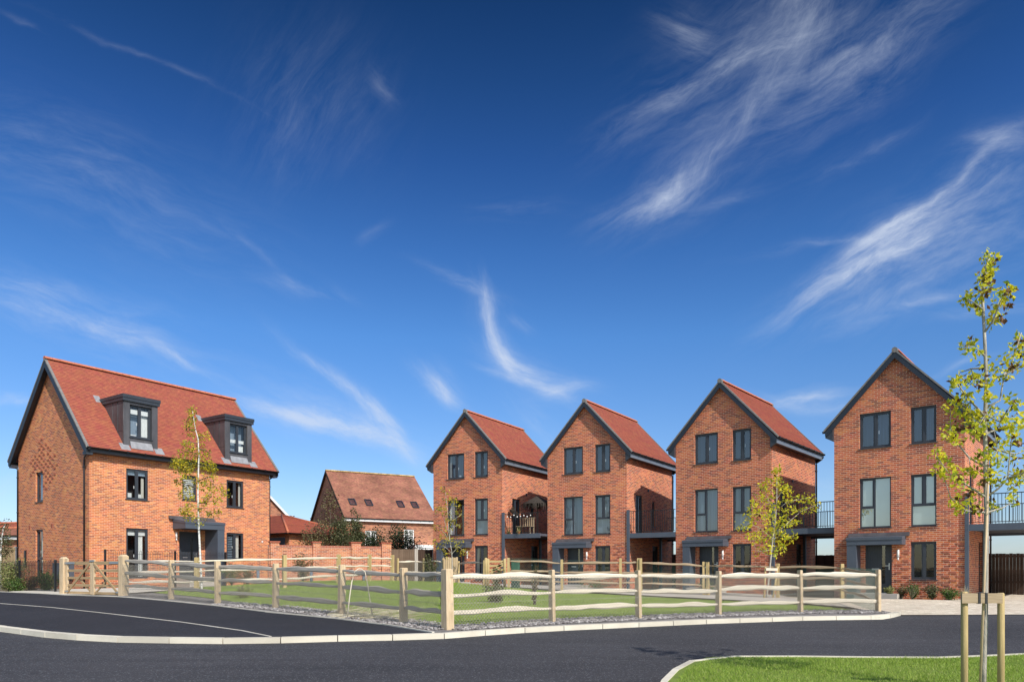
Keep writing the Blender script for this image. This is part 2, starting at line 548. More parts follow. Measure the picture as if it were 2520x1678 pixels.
def fast_mesh(name, verts, faces_n, mat, parent=None, loc=None, smooth=False):
    """verts (N,3) laid out face by face, faces_n corners each"""
    nv = len(verts)
    nf = nv // faces_n
    me = bpy.data.meshes.new(name)
    me.vertices.add(nv)
    me.vertices.foreach_set('co', np.asarray(verts, dtype=np.float32).ravel())
    me.loops.add(nv)
    me.loops.foreach_set('vertex_index', np.arange(nv, dtype=np.int32))
    me.polygons.add(nf)
    me.polygons.foreach_set('loop_start', np.arange(0, nv, faces_n, dtype=np.int32))
    me.polygons.foreach_set('loop_total', np.full(nf, faces_n, dtype=np.int32))
    me.materials.append(mat)
    me.update(calc_edges=True)
    me.validate()
    o = bpy.data.objects.new(name, me)
    col.objects.link(o)
    if parent:
        o.parent = parent
    if loc is not None:
        o.location = loc
    return o


# ------------------------------------------------------------------ ground sheets
def sheet(name, poly, off, mat, cell=1.0, uvscale=None, kind='structure', rot=0.0, label=None):
    """polygon (x,y list) cut into cells and laid on the terrain at offset off"""
    import bmesh
    bm = bmesh.new()
    vs = [bm.verts.new((p[0], p[1], 0)) for p in poly]
    f = bm.faces.new(vs)
    if f.calc_area() and f.normal.z < 0:
        f.normal_flip()
    bmesh.ops.triangulate(bm, faces=bm.faces[:])
    xs = [p[0] for p in poly]
    ys = [p[1] for p in poly]

    def cuts(a, b):
        c, q = [], math.floor(a)
        while q < b:
            if q > a:
                c.append(q)
            q += cell if abs(q) < 45 else cell * 4
        return c
    for x in cuts(min(xs), max(xs)):
        bmesh.ops.bisect_plane(bm, geom=bm.verts[:] + bm.edges[:] + bm.faces[:], plane_co=(x, 0, 0), plane_no=(1, 0, 0))
    for y in cuts(min(ys), max(ys)):
        bmesh.ops.bisect_plane(bm, geom=bm.verts[:] + bm.edges[:] + bm.faces[:], plane_co=(0, y, 0), plane_no=(0, 1, 0))
    bmesh.ops.recalc_face_normals(bm, faces=bm.faces[:])
    for fc in bm.faces:
        if fc.normal.z < 0:
            fc.normal_flip()
    uvl = bm.loops.layers.uv.new('UVMap')
    c, s = math.cos(rot), math.sin(rot)
    for fc in bm.faces:
        fc.smooth = True
        for lp in fc.loops:
            x, y = lp.vert.co.x, lp.vert.co.y
            lp[uvl].uv = (x * c + y * s, -x * s + y * c)
    for v in bm.verts:
        v.co.z = gz(v.co.x, v.co.y) + off
    me = bpy.data.meshes.new(name)
    bm.to_mesh(me)
    bm.free()
    me.materials.append(mat)
    o = bpy.data.objects.new(name, me)
    col.objects.link(o)
    tag(o, label, None, None, kind)
    return o


def pxs(pts, off=0.0):
    return [gpt(x, y, off) for x, y in pts]


def cropmap(ox, oy, sc):
    return lambda pts: [(ox + x / sc, oy + y / sc) for x, y in pts]


cG = cropmap(0, 1260, 3.364)
cH = cropmap(650, 1320, 3.364)
cJ = cropmap(1300, 1320, 3.364)
c6 = cropmap(1980, 1140, 2.915)


def strip(name, line, w0, w1, z0, z1, mat, seg=None, kind='structure', gap=0.0):
    """kerb-like strip along a ground polyline: offsets w0..w1 to the left of travel, heights z0..z1 over the terrain"""
    mb = MB()
    P = [Vector((p[0], p[1])) for p in line]
    # resample
    if seg:
        out = [P[0]]
        carry = 0
        for a, b in zip(P[:-1], P[1:]):
            L = (b - a).length
            q = seg - carry
            while q <= L:
                out.append(a + (b - a) * q / L)
                q += seg
            carry = L - (q - seg)
        if (out[-1] - P[-1]).length > 0.05:
            out.append(P[-1])
        P = out
    nrm = []
    for i in range(len(P)):
        d = (P[min(i + 1, len(P) - 1)] - P[max(i - 1, 0)]).normalized()
        nrm.append(Vector((-d.y, d.x)))
    for i in range(len(P) - 1):
        a, b = P[i], P[i + 1]
        d = (b - a).normalized()
        a2, b2 = a + d * gap, b - d * gap
        na, nb = nrm[i], nrm[i + 1]
        q = [a2 + na * w0, b2 + nb * w0, b2 + nb * w1, a2 + na * w1]
        jit = R.uniform(-0.003, 0.003) if gap else 0
        lo = [(p.x, p.y, gz(p.x, p.y) + z0) for p in q]
        hi = [(p.x, p.y, gz(p.x, p.y) + z1 + jit) for p in q]
        mb.hexa(lo + hi)
    o = mb.build(name, mat)
    tag(o, None, None, None, kind)
    return o


def build_ground():
    # one terrain sheet to the horizon
    cs = [-1500, -700, -350, -200, -120, -80] + list(range(-60, 61, 2)) + [80, 120, 200, 350, 700, 1500]
    ys = [-1500, -600, -200, -80, -40, -20] + list(range(-10, 81, 2)) + [100, 130, 180, 260, 400, 700, 1500, 2500]
    mb = MB()
    g = len(ys)
    for x in cs:
        for y in ys:
            mb.v.append((x, y, gz(x, y) - 0.10))
    for i in range(len(cs) - 1):
        for j in range(len(ys) - 1):
            a = i * g + j
            mb.f.append((a, a + g, a + g + 1, a + 1))
            mb.uv.append([(0, 0)] * 4)
            mb.mi.append(0)
            mb.sm.append(True)
    o = mb.build('ground', M['soil'])
    o['kind'] = 'structure'

    # kerb line (front foot of the kerb), left to right
    kp = cG([(-1600, 700), (-900, 850), (-450, 922), (0, 988), (250, 1020), (460, 1048), (900, 1075), (1400, 1084), (1900, 1090)]) + \
        cH([(0, 885), (400, 873), (800, 862), (1150, 857), (1400, 850), (1600, 838), (1900, 812), (2355, 783)]) + \
        cJ([(500, 768), (1000, 744), (1500, 721), (2000, 704), (2355, 691)]) + c6([(300, 1121), (560, 1118), (640, 1104), (690, 1090)])
    kerb = pxs(kp)
    # drop points that sit too close to one another
    kl = [kerb[0]]
    for p in kerb[1:]:
        if (p - kl[-1]).length > 0.25:
            kl.append(p)
    strip('kerb', kl, 0.0, 0.145, -0.06, 0.095, M['kerb'], seg=0.915, gap=0.008)

    # road: everything on the near side
    far = [(p.x, p.y) for p in reversed(kl)]
    pave_front = pxs(c6([(690, 1089), (1574, 1086)]) + [(3000, 1511)])
    road = [(-70, -12), (70, -12), (70, pave_front[-1].y)] + [(p.x, p.y + 0.03) for p in reversed(pave_front)] + far[1:] + [(-70, kl[0].y)]
    sheet('road', road, 0.0, M['road'], 1.0)

    # left footpath behind the kerb (flush with its top)
    edge_px = [(-330, 1437), (-120, 1449)] + cG([(0, 660), (300, 672), (520, 686), (1000, 702), (1400, 737), (1800, 777), (2200, 826)]) + cH([(0, 626), (300, 652), (600, 682), (1000, 732), (1200, 765), (1390, 797)])
    edge = pxs(edge_px, 0.08)
    back = []
    for p in kl:
        if p.x < edge[-1].x + 0.4:
            back.append((p.x, p.y + 0.14))
    poly = back + [(edge[-1].x + 0.25, edge[-1].y)] + [(p.x, p.y) for p in reversed(edge)]
    sheet('footpath', poly, 0.083, M['path'], 1.0)
    strip('path_edging', edge, 0.0, 0.05, -0.03, 0.105, M['edge'], seg=0.9, gap=0.003)
    wl = pxs([(-120, 1481)] + cG([(0, 752), (430, 785), (850, 830), (1500, 905), (2000, 975), (2240, 1024)]) , 0.09)
    strip('path_joint_line', wl, -0.022, 0.022, 0.06, 0.089, M['edge'])

    # lawn inside the fences
    fl = [gpt(x, y) for x, y in FRONT_L]
    frr = [gpt(x, y) for x, y in FRONT_R]
    lawn = [Vector((-12.2, 24.6)), Vector((-9.4, 22.2)), Vector((-7.4, 20.2))]
    for a in (fl[3], fl[4], fl[5]):
        lawn.append(Vector((a.x + 0.28, a.y + 0.34)))
    lawn.append(Vector((fl[-1].x + 0.06, fl[-1].y + 0.62)))
    for a in frr[1:]:
        lawn.append(Vector((a.x - 0.28, a.y + 0.58)))
    lawn += [Vector((9.1, 21.6)), Vector((7.6, 23.4)), Vector((4.6, 26.0)), Vector((1.0, 28.6)), Vector((-0.9, 30.2)), Vector((-2.6, 33.5)), Vector((-4.4, 35.2)), Vector((-6.6, 34.6)), Vector((-9.4, 29.5)), Vector((-11.6, 27.2))]
    sheet('lawn', [(p.x, p.y) for p in lawn], 0.055, M['grass'], 0.7)

    # gravel strip under the front fences
    inner = []
    outer = []
    for p in edge[4:]:
        outer.append((p.x, p.y + 0.02))
    for p in kl:
        if p.x > edge[-1].x + 0.2:
            outer.append((p.x - 0.01, p.y + 0.13))
    gr = outer + [(frr[-1].x + 0.5, frr[-1].y + 0.9), (frr[-1].x - 0.2, frr[-1].y + 1.0)]
    for a in reversed(frr[1:]):
        gr.append((a.x - 0.3, a.y + 0.75))
    gr.append((fl[-1].x + 0.06, fl[-1].y + 0.85))
    for a in (fl[5], fl[4], fl[3]):
        gr.append((a.x + 0.4, a.y + 0.55))
    gr += [(-7.3, 20.5), (-9.2, 22.6), (-12.0, 24.9)]
    sheet('gravel_bed', gr, 0.042, M['gravel_b'], 0.7)
    build_stones(outer, fl, frr)

    # block paved drive right of the fence, slab path in front of the houses
    bed = gpt(2361, 1478)
    pv = [(p.x, p.y) for p in pave_front] + [(40, 30), (24, 32), (19.5, 30.5), (15.6, 26.0), (bed.x, bed.y), (11.6, 27.0), (10.2, 27.6), (9.2, 24.0), (10.2, 21.8), (10.0, 20.3)]
    sheet('block_paving', pv, 0.016, M['pave'], 1.0, rot=0.3)
    pth = [(9.6, 23.0), (10.6, 28.4), (8.6, 31.0), (5.0, 33.6), (2.0, 35.6), (-1.0, 37.5), (-4.6, 39.0), (-7.0, 37.6), (-4.8, 36.2), (-2.0, 34.4), (0.0, 31.4), (2.6, 29.2), (6.6, 26.0)]
    sheet('pavement', pth, 0.035, M['slab'], 1.0)
    # pale path behind the field gate
    ap = [(-18.2, 25.2), (-13.3, 24.2), (-11.8, 26.6), (-15.2, 29.6), (-19.6, 29.0)]
    sheet('gate_apron', ap, 0.06, M['edge'], 1.0)

    # verge on the near right with its low kerb
    vp = cJ([(1150, 1204), (1250, 1100), (1330, 1055), (1400, 1022), (1480, 999), (1600, 995), (2355, 995)]) + c6([(300, 1391), (620, 1394), (940, 1396), (1250, 1385), (1574, 1369)]) + [(2700, 1602), (3300, 1585)]
    verge = [Vector((1.05, 5.0, 0)), Vector((1.35, 6.6, 0))] + pxs(vp, 0.04)
    pl = [(p.x, p.y) for p in verge] + [(14, -6), (1.0, -6)]
    sheet('verge', pl, 0.04, M['grass'], 0.5)
    strip('verge_kerb', verge, 0.0, 0.07, -0.05, 0.052, M['kerb'], seg=0.9, gap=0.003)
    build_blades(verge, lawn)


FRONT_L = [(421, 1476.7), (536, 1489.5), (678.5, 1500), (840, 1519.5), (993, 1537.7), (1064, 1548), (1102, 1553.6)]
FRONT_L = [(302, 1468), (421, 1476.7), (536, 1489.5), (678.5, 1500), (840, 1519.5), (993, 1537.7), (1102, 1553.6)]
FRONT_R = [(1102, 1553.6), (1359, 1535.5), (1572, 1526), (1768, 1517.5), (1970, 1511.2), (2161, 1509.6)]


def inside(poly, x, y):
    r = np.zeros(len(x), bool)
    n = len(poly)
    j = n - 1
    for i in range(n):
        xi, yi, xj, yj = poly[i][0], poly[i][1], poly[j][0], poly[j][1]
        cond = ((yi > y) != (yj > y)) & (x < (xj - xi) * (y - yi) / (yj - yi + 1e-12) + xi)
        r ^= cond
        j = i
    return r


def gz_np(x, y):
    t = y - 0.3 * x - 14.0
    base = 0.0155 * 0.5 * (t + np.sqrt(t * t + 4.0))
    base = np.where(base < 0.40, base, 0.40 + 0.12 * np.tanh((base - 0.40) / 0.12))
    return base + 0.38 * np.exp(-((x + 7) ** 2 + (y - 30) ** 2) / 64.0)


def blades(name, poly, n, hmin, hmax, w, off, label):
    xs = [p[0] for p in poly]
    ys = [p[1] for p in poly]
    x = NR.uniform(min(xs), max(xs), n)
    y = NR.uniform(min(ys), max(ys), n)
    k = inside(poly, x, y) & (y > 5.6)
    x, y = x[k], y[k]
    n = len(x)
    z = gz_np(x, y) + off
    a = NR.uniform(0, 2 * np.pi, n)
    clump = 0.75 + 0.25 * np.sin(x * 2.1 + 1.3 * np.sin(y * 1.7)) * np.sin(y * 2.6 + x)
    h = NR.uniform(hmin, hmax, n) * clump
    lean = NR.uniform(0.2, 0.9, n) * h
    la = NR.uniform(0, 2 * np.pi, n)
    dx, dy = np.cos(a) * w / 2, np.sin(a) * w / 2
    v = np.empty((n, 3, 3), np.float32)
    v[:, 0] = np.stack([x - dx, y - dy, z], 1)
    v[:, 1] = np.stack([x + dx, y + dy, z], 1)
    v[:, 2] = np.stack([x + np.cos(la) * lean, y + np.sin(la) * lean, z + h], 1)
    o = fast_mesh(name, v.reshape(-1, 3), 3, M['blade'])
    tag(o, label, 'grass', None, 'stuff')


def build_blades(verge, lawn):
    vp = [(p.x + 0.06, p.y - 0.08) for p in verge if p.x < 8] + [(8, 8), (8, 5.5), (1.4, 5.5)]
    blades('verge_grass', vp, 150000, 0.025, 0.065, 0.006, 0.035, 'short mown grass growing on the verge at bottom right, around the staked tree')
    lp = [(p.x, p.y) for p in lawn]
    blades('lawn_grass', lp, 190000, 0.03, 0.075, 0.012, 0.05, 'mown green grass growing inside the post and rail fence')


def build_stones(outer, fl, frr):
    ico = []
    t = (1 + 5 ** 0.5) / 2
    vs = np.array([(-1, t, 0), (1, t, 0), (-1, -t, 0), (1, -t, 0), (0, -1, t), (0, 1, t), (0, -1, -t), (0, 1, -t), (t, 0, -1), (t, 0, 1), (-t, 0, -1), (-t, 0, 1)]) / 1.9
    fs = [(0, 11, 5), (0, 5, 1), (0, 1, 7), (0, 7, 10), (0, 10, 11), (1, 5, 9), (5, 11, 4), (11, 10, 2), (10, 7, 6), (7, 1, 8), (3, 9, 4), (3, 4, 2), (3, 2, 6), (3, 6, 8), (3, 8, 9), (4, 9, 5), (2, 4, 11), (6, 2, 10), (8, 6, 7), (9, 8, 1)]
    pts = [(p.x, p.y) for p in fl[2:]] + [(p.x, p.y) for p in frr[1:]]
    mb = MB()
    V = []
    Fc = []
    for a, b in zip(pts[:-1], pts[1:]):
        L = math.hypot(b[0] - a[0], b[1] - a[1])
        nx, ny = -(b[1] - a[1]) / L, (b[0] - a[0]) / L
        for _ in range(int(L * 300)):
            s, w = R.random(), R.uniform(-0.42, 0.62)
            x, y = a[0] + (b[0] - a[0]) * s + nx * w, a[1] + (b[1] - a[1]) * s + ny * w
            r = R.uniform(0.012, 0.034)
            sc = np.array([r * R.uniform(0.7, 1.4), r * R.uniform(0.7, 1.4), r * R.uniform(0.4, 0.9)])
            an = R.uniform(0, 6.28)
            q = vs * (1 + NR.uniform(-0.25, 0.25, (12, 1))) * sc
            qx = q[:, 0] * math.cos(an) - q[:, 1] * math.sin(an) + x
            qy = q[:, 0] * math.sin(an) + q[:, 1] * math.cos(an) + y
            qz = q[:, 2] + gz(x, y) + 0.05 + r * 0.4
            b0 = len(V)
            V += list(zip(qx, qy, qz))
            Fc += [(b0 + i, b0 + j, b0 + k) for i, j, k in fs]
    me = bpy.data.meshes.new('gravel_stones')
    me.from_pydata(V, [], Fc)
    me.materials.append(M['stone'])
    o = bpy.data.objects.new('gravel_stones', me)
    col.objects.link(o)
    tag(o, 'loose grey gravel stones under the front post and rail fence', 'gravel', None, 'stuff')


# ------------------------------------------------------------------ windows
def window(par, fr, u0, u1, h0, h1, style='two', rec=0.075, glass='glass', back=None, sill=True, handle=None, fmat='anth', lab=None, backs=None, sillp=0.045):
    """frame as the part; panes, sill, blind, handle its sub-parts"""
    fw, sw = 0.05, 0.045
    um = (u0 + u1) / 2
    d0, d1 = rec, rec + 0.07
    mb = MB()
    W, H = u1 - u0, h1 - h0
    mb.fbox(fr, u0, u0 + fw, h0, h1, d0, d1)
    mb.fbox(fr, u1 - fw, u1, h0, h1, d0, d1)
    mb.fbox(fr, u0 + fw, u1 - fw, h0, h0 + fw, d0, d1)
    mb.fbox(fr, u0 + fw, u1 - fw, h1 - fw, h1, d0, d1)
    lights = []
    um = (u0 + u1) / 2
    if style == 'two':
        mb.fbox(fr, um - 0.028, um + 0.028, h0 + fw, h1 - fw, d0, d1)
        lights = [(u0 + fw, um - 0.028, h0 + fw, h1 - fw, 1), (um + 0.028, u1 - fw, h0 + fw, h1 - fw, 1)]
    elif style == 'one':
        lights = [(u0 + fw, u1 - fw, h0 + fw, h1 - fw, 1)]
    elif style == 'over':        # opening light over a fixed one
        hm = h0 + H * 0.40
        mb.fbox(fr, u0 + fw, u1 - fw, hm - 0.04, hm + 0.04, d0, d1)
        lights = [(u0 + fw, u1 - fw, h0 + fw, hm - 0.04, 0), (u0 + fw, u1 - fw, hm + 0.04, h1 - fw, 1)]
    elif style == 'FL':
        ux = u0 + W * 0.47
        hm = h0 + H * 0.40
        mb.fbox(fr, ux - 0.028, ux + 0.028, h0 + fw, h1 - fw, d0, d1)
        mb.fbox(fr, u0 + fw, ux - 0.028, hm - 0.028, hm + 0.028, d0, d1)
        lights = [(u0 + fw, ux - 0.028, h0 + fw, hm - 0.028, 0), (u0 + fw, ux - 0.028, hm + 0.028, h1 - fw, 1), (ux + 0.028, u1 - fw, h0 + fw, h1 - fw, 0)]
    elif style == 'FR':
        hm = h0 + H * 0.40
        mb.fbox(fr, u0 + fw, u1 - fw, hm - 0.028, hm + 0.028, d0, d1)
        mb.fbox(fr, um - 0.028, um + 0.028, hm + 0.028, h1 - fw, d0, d1)
        lights = [(u0 + fw, u1 - fw, h0 + fw, hm - 0.028, 0), (u0 + fw, um - 0.028, hm + 0.028, h1 - fw, 1), (um + 0.028, u1 - fw, hm + 0.028, h1 - fw, 1)]
    elif style == 'georgian':
        mb.fbox(fr, um - 0.03, um + 0.03, h0 + fw, h1 - fw, d0, d1)
        lights = [(u0 + fw, um - 0.03, h0 + fw, h1 - fw, 1), (um + 0.03, u1 - fw, h0 + fw, h1 - fw, 1)]
    for (a, b, c, d, sash) in lights:
        if sash:
            e0 = d0 + 0.012
            mb.fbox(fr, a, a + sw, c, d, e0, d1 - 0.003)
            mb.fbox(fr, b - sw, b, c, d, e0, d1 - 0.003)
            mb.fbox(fr, a + sw, b - sw, c, c + sw, e0, d1 - 0.003)
            mb.fbox(fr, a + sw, b - sw, d - sw, d, e0, d1 - 0.003)
            if style == 'georgian':
                for q in (1, 2):
                    hh = c + (d - c) * q / 3
                    mb.fbox(fr, a + sw, b - sw, hh - 0.012, hh + 0.012, e0 + 0.005, d1 - 0.006)
                uu = (a + b) / 2
                mb.fbox(fr, uu - 0.012, uu + 0.012, c + sw, d - sw, e0 + 0.006, d1 - 0.007)
    wo = mb.build('window', M[fmat], par)
    if lab:
        wo['label'] = lab
    for (a, b, c, d, sash) in lights:
        e = sw if sash else 0
        g = MB()
        g.face([fr(a + e, c + e, d0 + 0.045), fr(b - e, c + e, d0 + 0.045), fr(b - e, d - e, d0 + 0.045), fr(a + e, d - e, d0 + 0.045)])
        gl = glass if (sash or glass != 'glass') else glass
        g.build('pane', M[gl], wo)
    if sill:
        s = MB()
        s.fbox(fr, u0 - 0.05, u1 + 0.05, h0 - 0.028, h0 - 0.002, -sillp, rec + 0.02)
        s.build('sill', M['anth'], wo)
    if back:
        b_ = MB()
        b_.fbox(fr, u0 + 0.02, u1 - 0.02, h0 + 0.02, h1 - 0.02, d1 + 0.10, d1 + 0.11)
        b_.build('blind', M[back], wo)
    for (nm, a, b, c, d, dep, mt) in (backs or []):
        b_ = MB()
        if nm == 'curtain':
            n = 10
            for i in range(n):
                x0, x1 = u0 + W * (a + (b - a) * i / n), u0 + W * (a + (b - a) * (i + 1) / n)
                z0, z1 = (0.03 if i % 2 else 0), (0 if i % 2 else 0.03)
                b_.face([fr(x0, h0 + H * c, d1 + dep + z0), fr(x1, h0 + H * c, d1 + dep + z1), fr(x1, h0 + H * d, d1 + dep + z1), fr(x0, h0 + H * d, d1 + dep + z0)])
        else:
            b_.fbox(fr, u0 + W * a, u0 + W * b, h0 + H * c, h0 + H * d, d1 + dep, d1 + dep + 0.01)
        b_.build(nm, M[mt], wo)
    if handle:
        hb = MB()
        for (hu, hh) in handle:
            x, z = um + (0.115 if hu > 0.5 else -0.115), h0 + H * hh
            hb.fbox(fr, x - 0.015, x + 0.015, z - 0.08, z + 0.05, d0 + 0.048, d0 + 0.062)
        hb.build('handle', M['white'], wo)
    return wo


def tile_slope(mb, e0, e1, r0, r1, gauge=0.115, step=0.014, uvo=0.0):
    """courses of tiles from eave line e0-e1 up to ridge line r0-r1"""
    e0, e1, r0, r1 = map(Vector, (e0, e1, r0, r1))
    L = ((r0 + r1) / 2 - (e0 + e1) / 2).length
    n = max(1, int(round(L / gauge)))
    nrm = (e1 - e0).cross(r0 - e0).normalized()
    for i in range(n):
        a, b = i / n, (i + 1) / n
        p0, p1 = e0.lerp(r0, a), e1.lerp(r1, a)
        q0, q1 = e0.lerp(r0, b), e1.lerp(r1, b)
        w0 = (p1 - p0).length
        k0 = (p0 - e0).dot((e1 - e0).normalized()) + uvo
        k1 = (q0 - e0).dot((e1 - e0).normalized()) + uvo
        wq = (q1 - q0).length
        P0, P1 = p0 + nrm * step, p1 + nrm * step
        v0, v1 = i * gauge, (i + 1) * gauge
        mb.face([P0, P1, q1, q0], [(k0, v0 + 0.004), (k0 + w0, v0 + 0.004), (k1 + wq, v1), (k1, v1)])
        mb.face([p0, p1, P1, P0], [(k0, v0 + 0.004), (k0 + w0, v0 + 0.004), (k0 + w0, v0 + 0.008), (k0, v0 + 0.008)])  # riser takes the joint tone, painting the shade below each course


def ridge_tiles(par, p0, p1, rad=0.12, seg=0.33, mat='ridge'):
    mb = MB()
    p0, p1 = Vector(p0), Vector(p1)
    L = (p1 - p0).length
    d = (p1 - p0).normalized()
    s = d.cross(Vector((0, 0, 1))).normalized()
    n = max(1, int(round(L / seg)))
    for i in range(n):
        a, b = p0 + d * (L * i / n + 0.006), p0 + d * (L * (i + 1) / n - 0.006)
        dr = R.uniform(-0.004, 0.004)
        pr = []
        for k in range(7):
            t = math.pi * (k / 6)
            pr.append((math.cos(t) * (rad + dr), math.sin(t) * (rad + dr) * 0.95 - 0.05))
        for k in range(6):
            q = [a + s * pr[k][0] + Vector((0, 0, pr[k][1])), b + s * pr[k][0] + Vector((0, 0, pr[k][1])), b + s * pr[k + 1][0] + Vector((0, 0, pr[k + 1][1])), a + s * pr[k + 1][0] + Vector((0, 0, pr[k + 1][1]))]
            mb.face(q, None, 0, True)
        for e, fl in ((a, 1), (b, 0)):
            q = [e + s * x + Vector((0, 0, z)) for x, z in pr]
            mb.face(q if fl else list(reversed(q)))
    return mb.build('ridge_tiles', M[mat], par)


def proj_bricks(mb, fr, u0, u1, h0, h1, holes, mi=1, off=0.016, diamond=None):
    """every second course, every second brick stands proud"""
    r0 = int(math.ceil(h0 / 0.075))
    r = r0
    while (r + 1) * 0.075 <= h1:
        if r % 2 == 0:
            ph = 0.225 * ((r // 2) % 2)
            u = math.floor(u0 / 0.45) * 0.45 + ph
            while u < u1:
                a, b = u + 0.006, u + 0.219
                z0, z1 = r * 0.075 + 0.005, r * 0.075 + 0.070
                ok = a >= u0 and b <= u1
                for (x0, x1, y0, y1) in holes:
                    if b > x0 - 0.02 and a < x1 + 0.02 and z1 > y0 - 0.04 and z0 < y1 + 0.02:
                        ok = False
                if diamond:
                    cu, ch, ru, rh = diamond
                    if abs((a + b) / 2 - cu) / ru + abs(z0 - ch) / rh > 1 or R.random() < 0.25:
                        ok = False
                if ok:
                    mb.fbox(fr, a, b, z0, z1, -off, 0.02, mi)
                u += 0.45
        r += 1


def door(par, fr, u0, u1, h0, h1, rec=0.09, glass_u=(0.62, 0.76), mat='anth'):
    mb = MB()
    fw = 0.06
    mb.fbox(fr, u0, u0 + fw, h0, h1, rec, rec + 0.08)
    mb.fbox(fr, u1 - fw, u1, h0, h1, rec, rec + 0.08)
    mb.fbox(fr, u0 + fw, u1 - fw, h1 - fw, h1, rec, rec + 0.08)
    n = 5
    a, b = u0 + fw, u1 - fw
    g0, g1 = a + (b - a) * glass_u[0], a + (b - a) * glass_u[1]
    hz0, hz1 = h0 + 0.35, h1 - 0.25
    # leaf around the glazed slot, with vertical grooves left of it
    e0, e1 = rec + 0.03, rec + 0.075
    for i in range(n):
        x0, x1 = a + (g0 - a) * i / n, a + (g0 - a) * (i + 1) / n
        mb.fbox(fr, x0 + (0.004 if i else 0), x1, h0 + 0.03, h1 - fw, e0, e1)
    mb.fbox(fr, a, b, h0, h0 + 0.03, e0 + 0.006, e1 + 0.002)
    mb.fbox(fr, g0, g1, h0 + 0.03, hz0, e0, e1)
    mb.fbox(fr, g0, g1, hz1, h1 - fw, e0, e1)
    mb.fbox(fr, g1, b, h0 + 0.03, h1 - fw, e0, e1)
    mb.fbox(fr, a + 0.001, g0 - 0.001, h0 + 0.04, h1 - fw - 0.01, e0 + 0.012, e1 - 0.004)
    o = mb.build('door', M[mat], par)
    g = MB()
    g.face([fr(g0, hz0, e0 + 0.02), fr(g1, hz0, e0 + 0.02), fr(g1, hz1, e0 + 0.02), fr(g0, hz1, e0 + 0.02)])
    g.build('pane', M['glass_b'], o)
    h = MB()
    zc = h0 + 1.02
    x = b - 0.06
    h.fbox(fr, x - 0.016, x + 0.016, zc - 0.13, zc + 0.13, e0 - 0.008, e0)
    h.fbox(fr, x - 0.13, x + 0.005, zc + 0.015, zc + 0.037, e0 - 0.05, e0 - 0.03)
    h.fbox(fr, x - 0.01, x + 0.01, zc + 0.015, zc + 0.037, e0 - 0.032, e0 - 0.008)
    h.build('handle', M['chrome'], o)
    l = MB()
    xm = a + (g0 - a) * 0.55
    l.fbox(fr, xm - 0.13, xm + 0.13, h0 + 0.88, h0 + 0.94, e0 - 0.008, e0)
    l.build('letter_plate', M['chrome'], o)
    s = MB()
    s.fbox(fr, u0, u1, h0 - 0.035, h0, -0.04, rec + 0.06)
    s.build('threshold', M['galv'], o)
    return o


def wall_light(par, fr, u, h):
    mb = MB()
    c = fr(u, h, -0.10)
    mb.tube([c - Vector((0, 0, 0.16)), c + Vector((0, 0, 0.14))], 0.042, 10)
    mb.fbox(fr, u - 0.02, u + 0.02, h - 0.05, h + 0.02, -0.075, 0)
    o = mb.build('wall_light', M['white'], par)
    b = MB()
    b.tube([c - Vector((0, 0, 0.27)), c - Vector((0, 0, 0.165))], 0.03, 10)
    b.build('lamp_sensor', M['white'], o)
    return o


def gutter(par, p0, p1, name='gutter'):
    mb = MB()
    p0, p1 = Vector(p0), Vector(p1)
    d = (p1 - p0).normalized()
    s = Vector((d.y, -d.x, 0))
    pr = []
    for k in range(9):
        t = math.pi + math.pi * k / 8
        pr.append((math.cos(t) * 0.06, math.sin(t) * 0.06))
    for k in range(8):
        a, b = pr[k], pr[k + 1]
        for sg in (1, 0.86):
            q = [p0 + s * a[0] * sg + Vector((0, 0, a[1] * sg)), p1 + s * a[0] * sg + Vector((0, 0, a[1] * sg)), p1 + s * b[0] * sg + Vector((0, 0, b[1] * sg)), p0 + s * b[0] * sg + Vector((0, 0, b[1] * sg))]
            mb.face(q, None, 0, True)
    for e in (p0, p1):
        mb.face([e + s * x + Vector((0, 0, z)) for x, z in pr])
    L = (p1 - p0).length
    n = int(L / 0.9) + 1
    for i in range(n + 1):
        c = p0.lerp(p1, min(1, max(0, (i + 0.02) / n)) * 0.98 + 0.01)
        mb.beam(c - d * 0.025 + Vector((0, 0, -0.028)), c + d * 0.025 + Vector((0, 0, -0.028)), 0.128, 0.085)
    return mb.build(name, M['black'], par)


def downpipe(par, top, offs, bot, r=0.036):
    mb = MB()
    t = Vector(top)
    o = Vector(offs)
    pts = [t, t - Vector((0, 0, 0.10)), Vector((o.x, o.y, t.z - 0.34)), Vector((o.x, o.y, t.z - 0.45)), Vector((o.x, o.y, bot))]
    mb.tube(pts, r, 8)
    z = t.z - 0.8
    while z > bot + 0.2:
        mb.tube([(o.x, o.y, z), (o.x, o.y, z + 0.06)], r + 0.012, 8)
        z -= 1.75
    return mb.build('downpipe', M['black'], par)


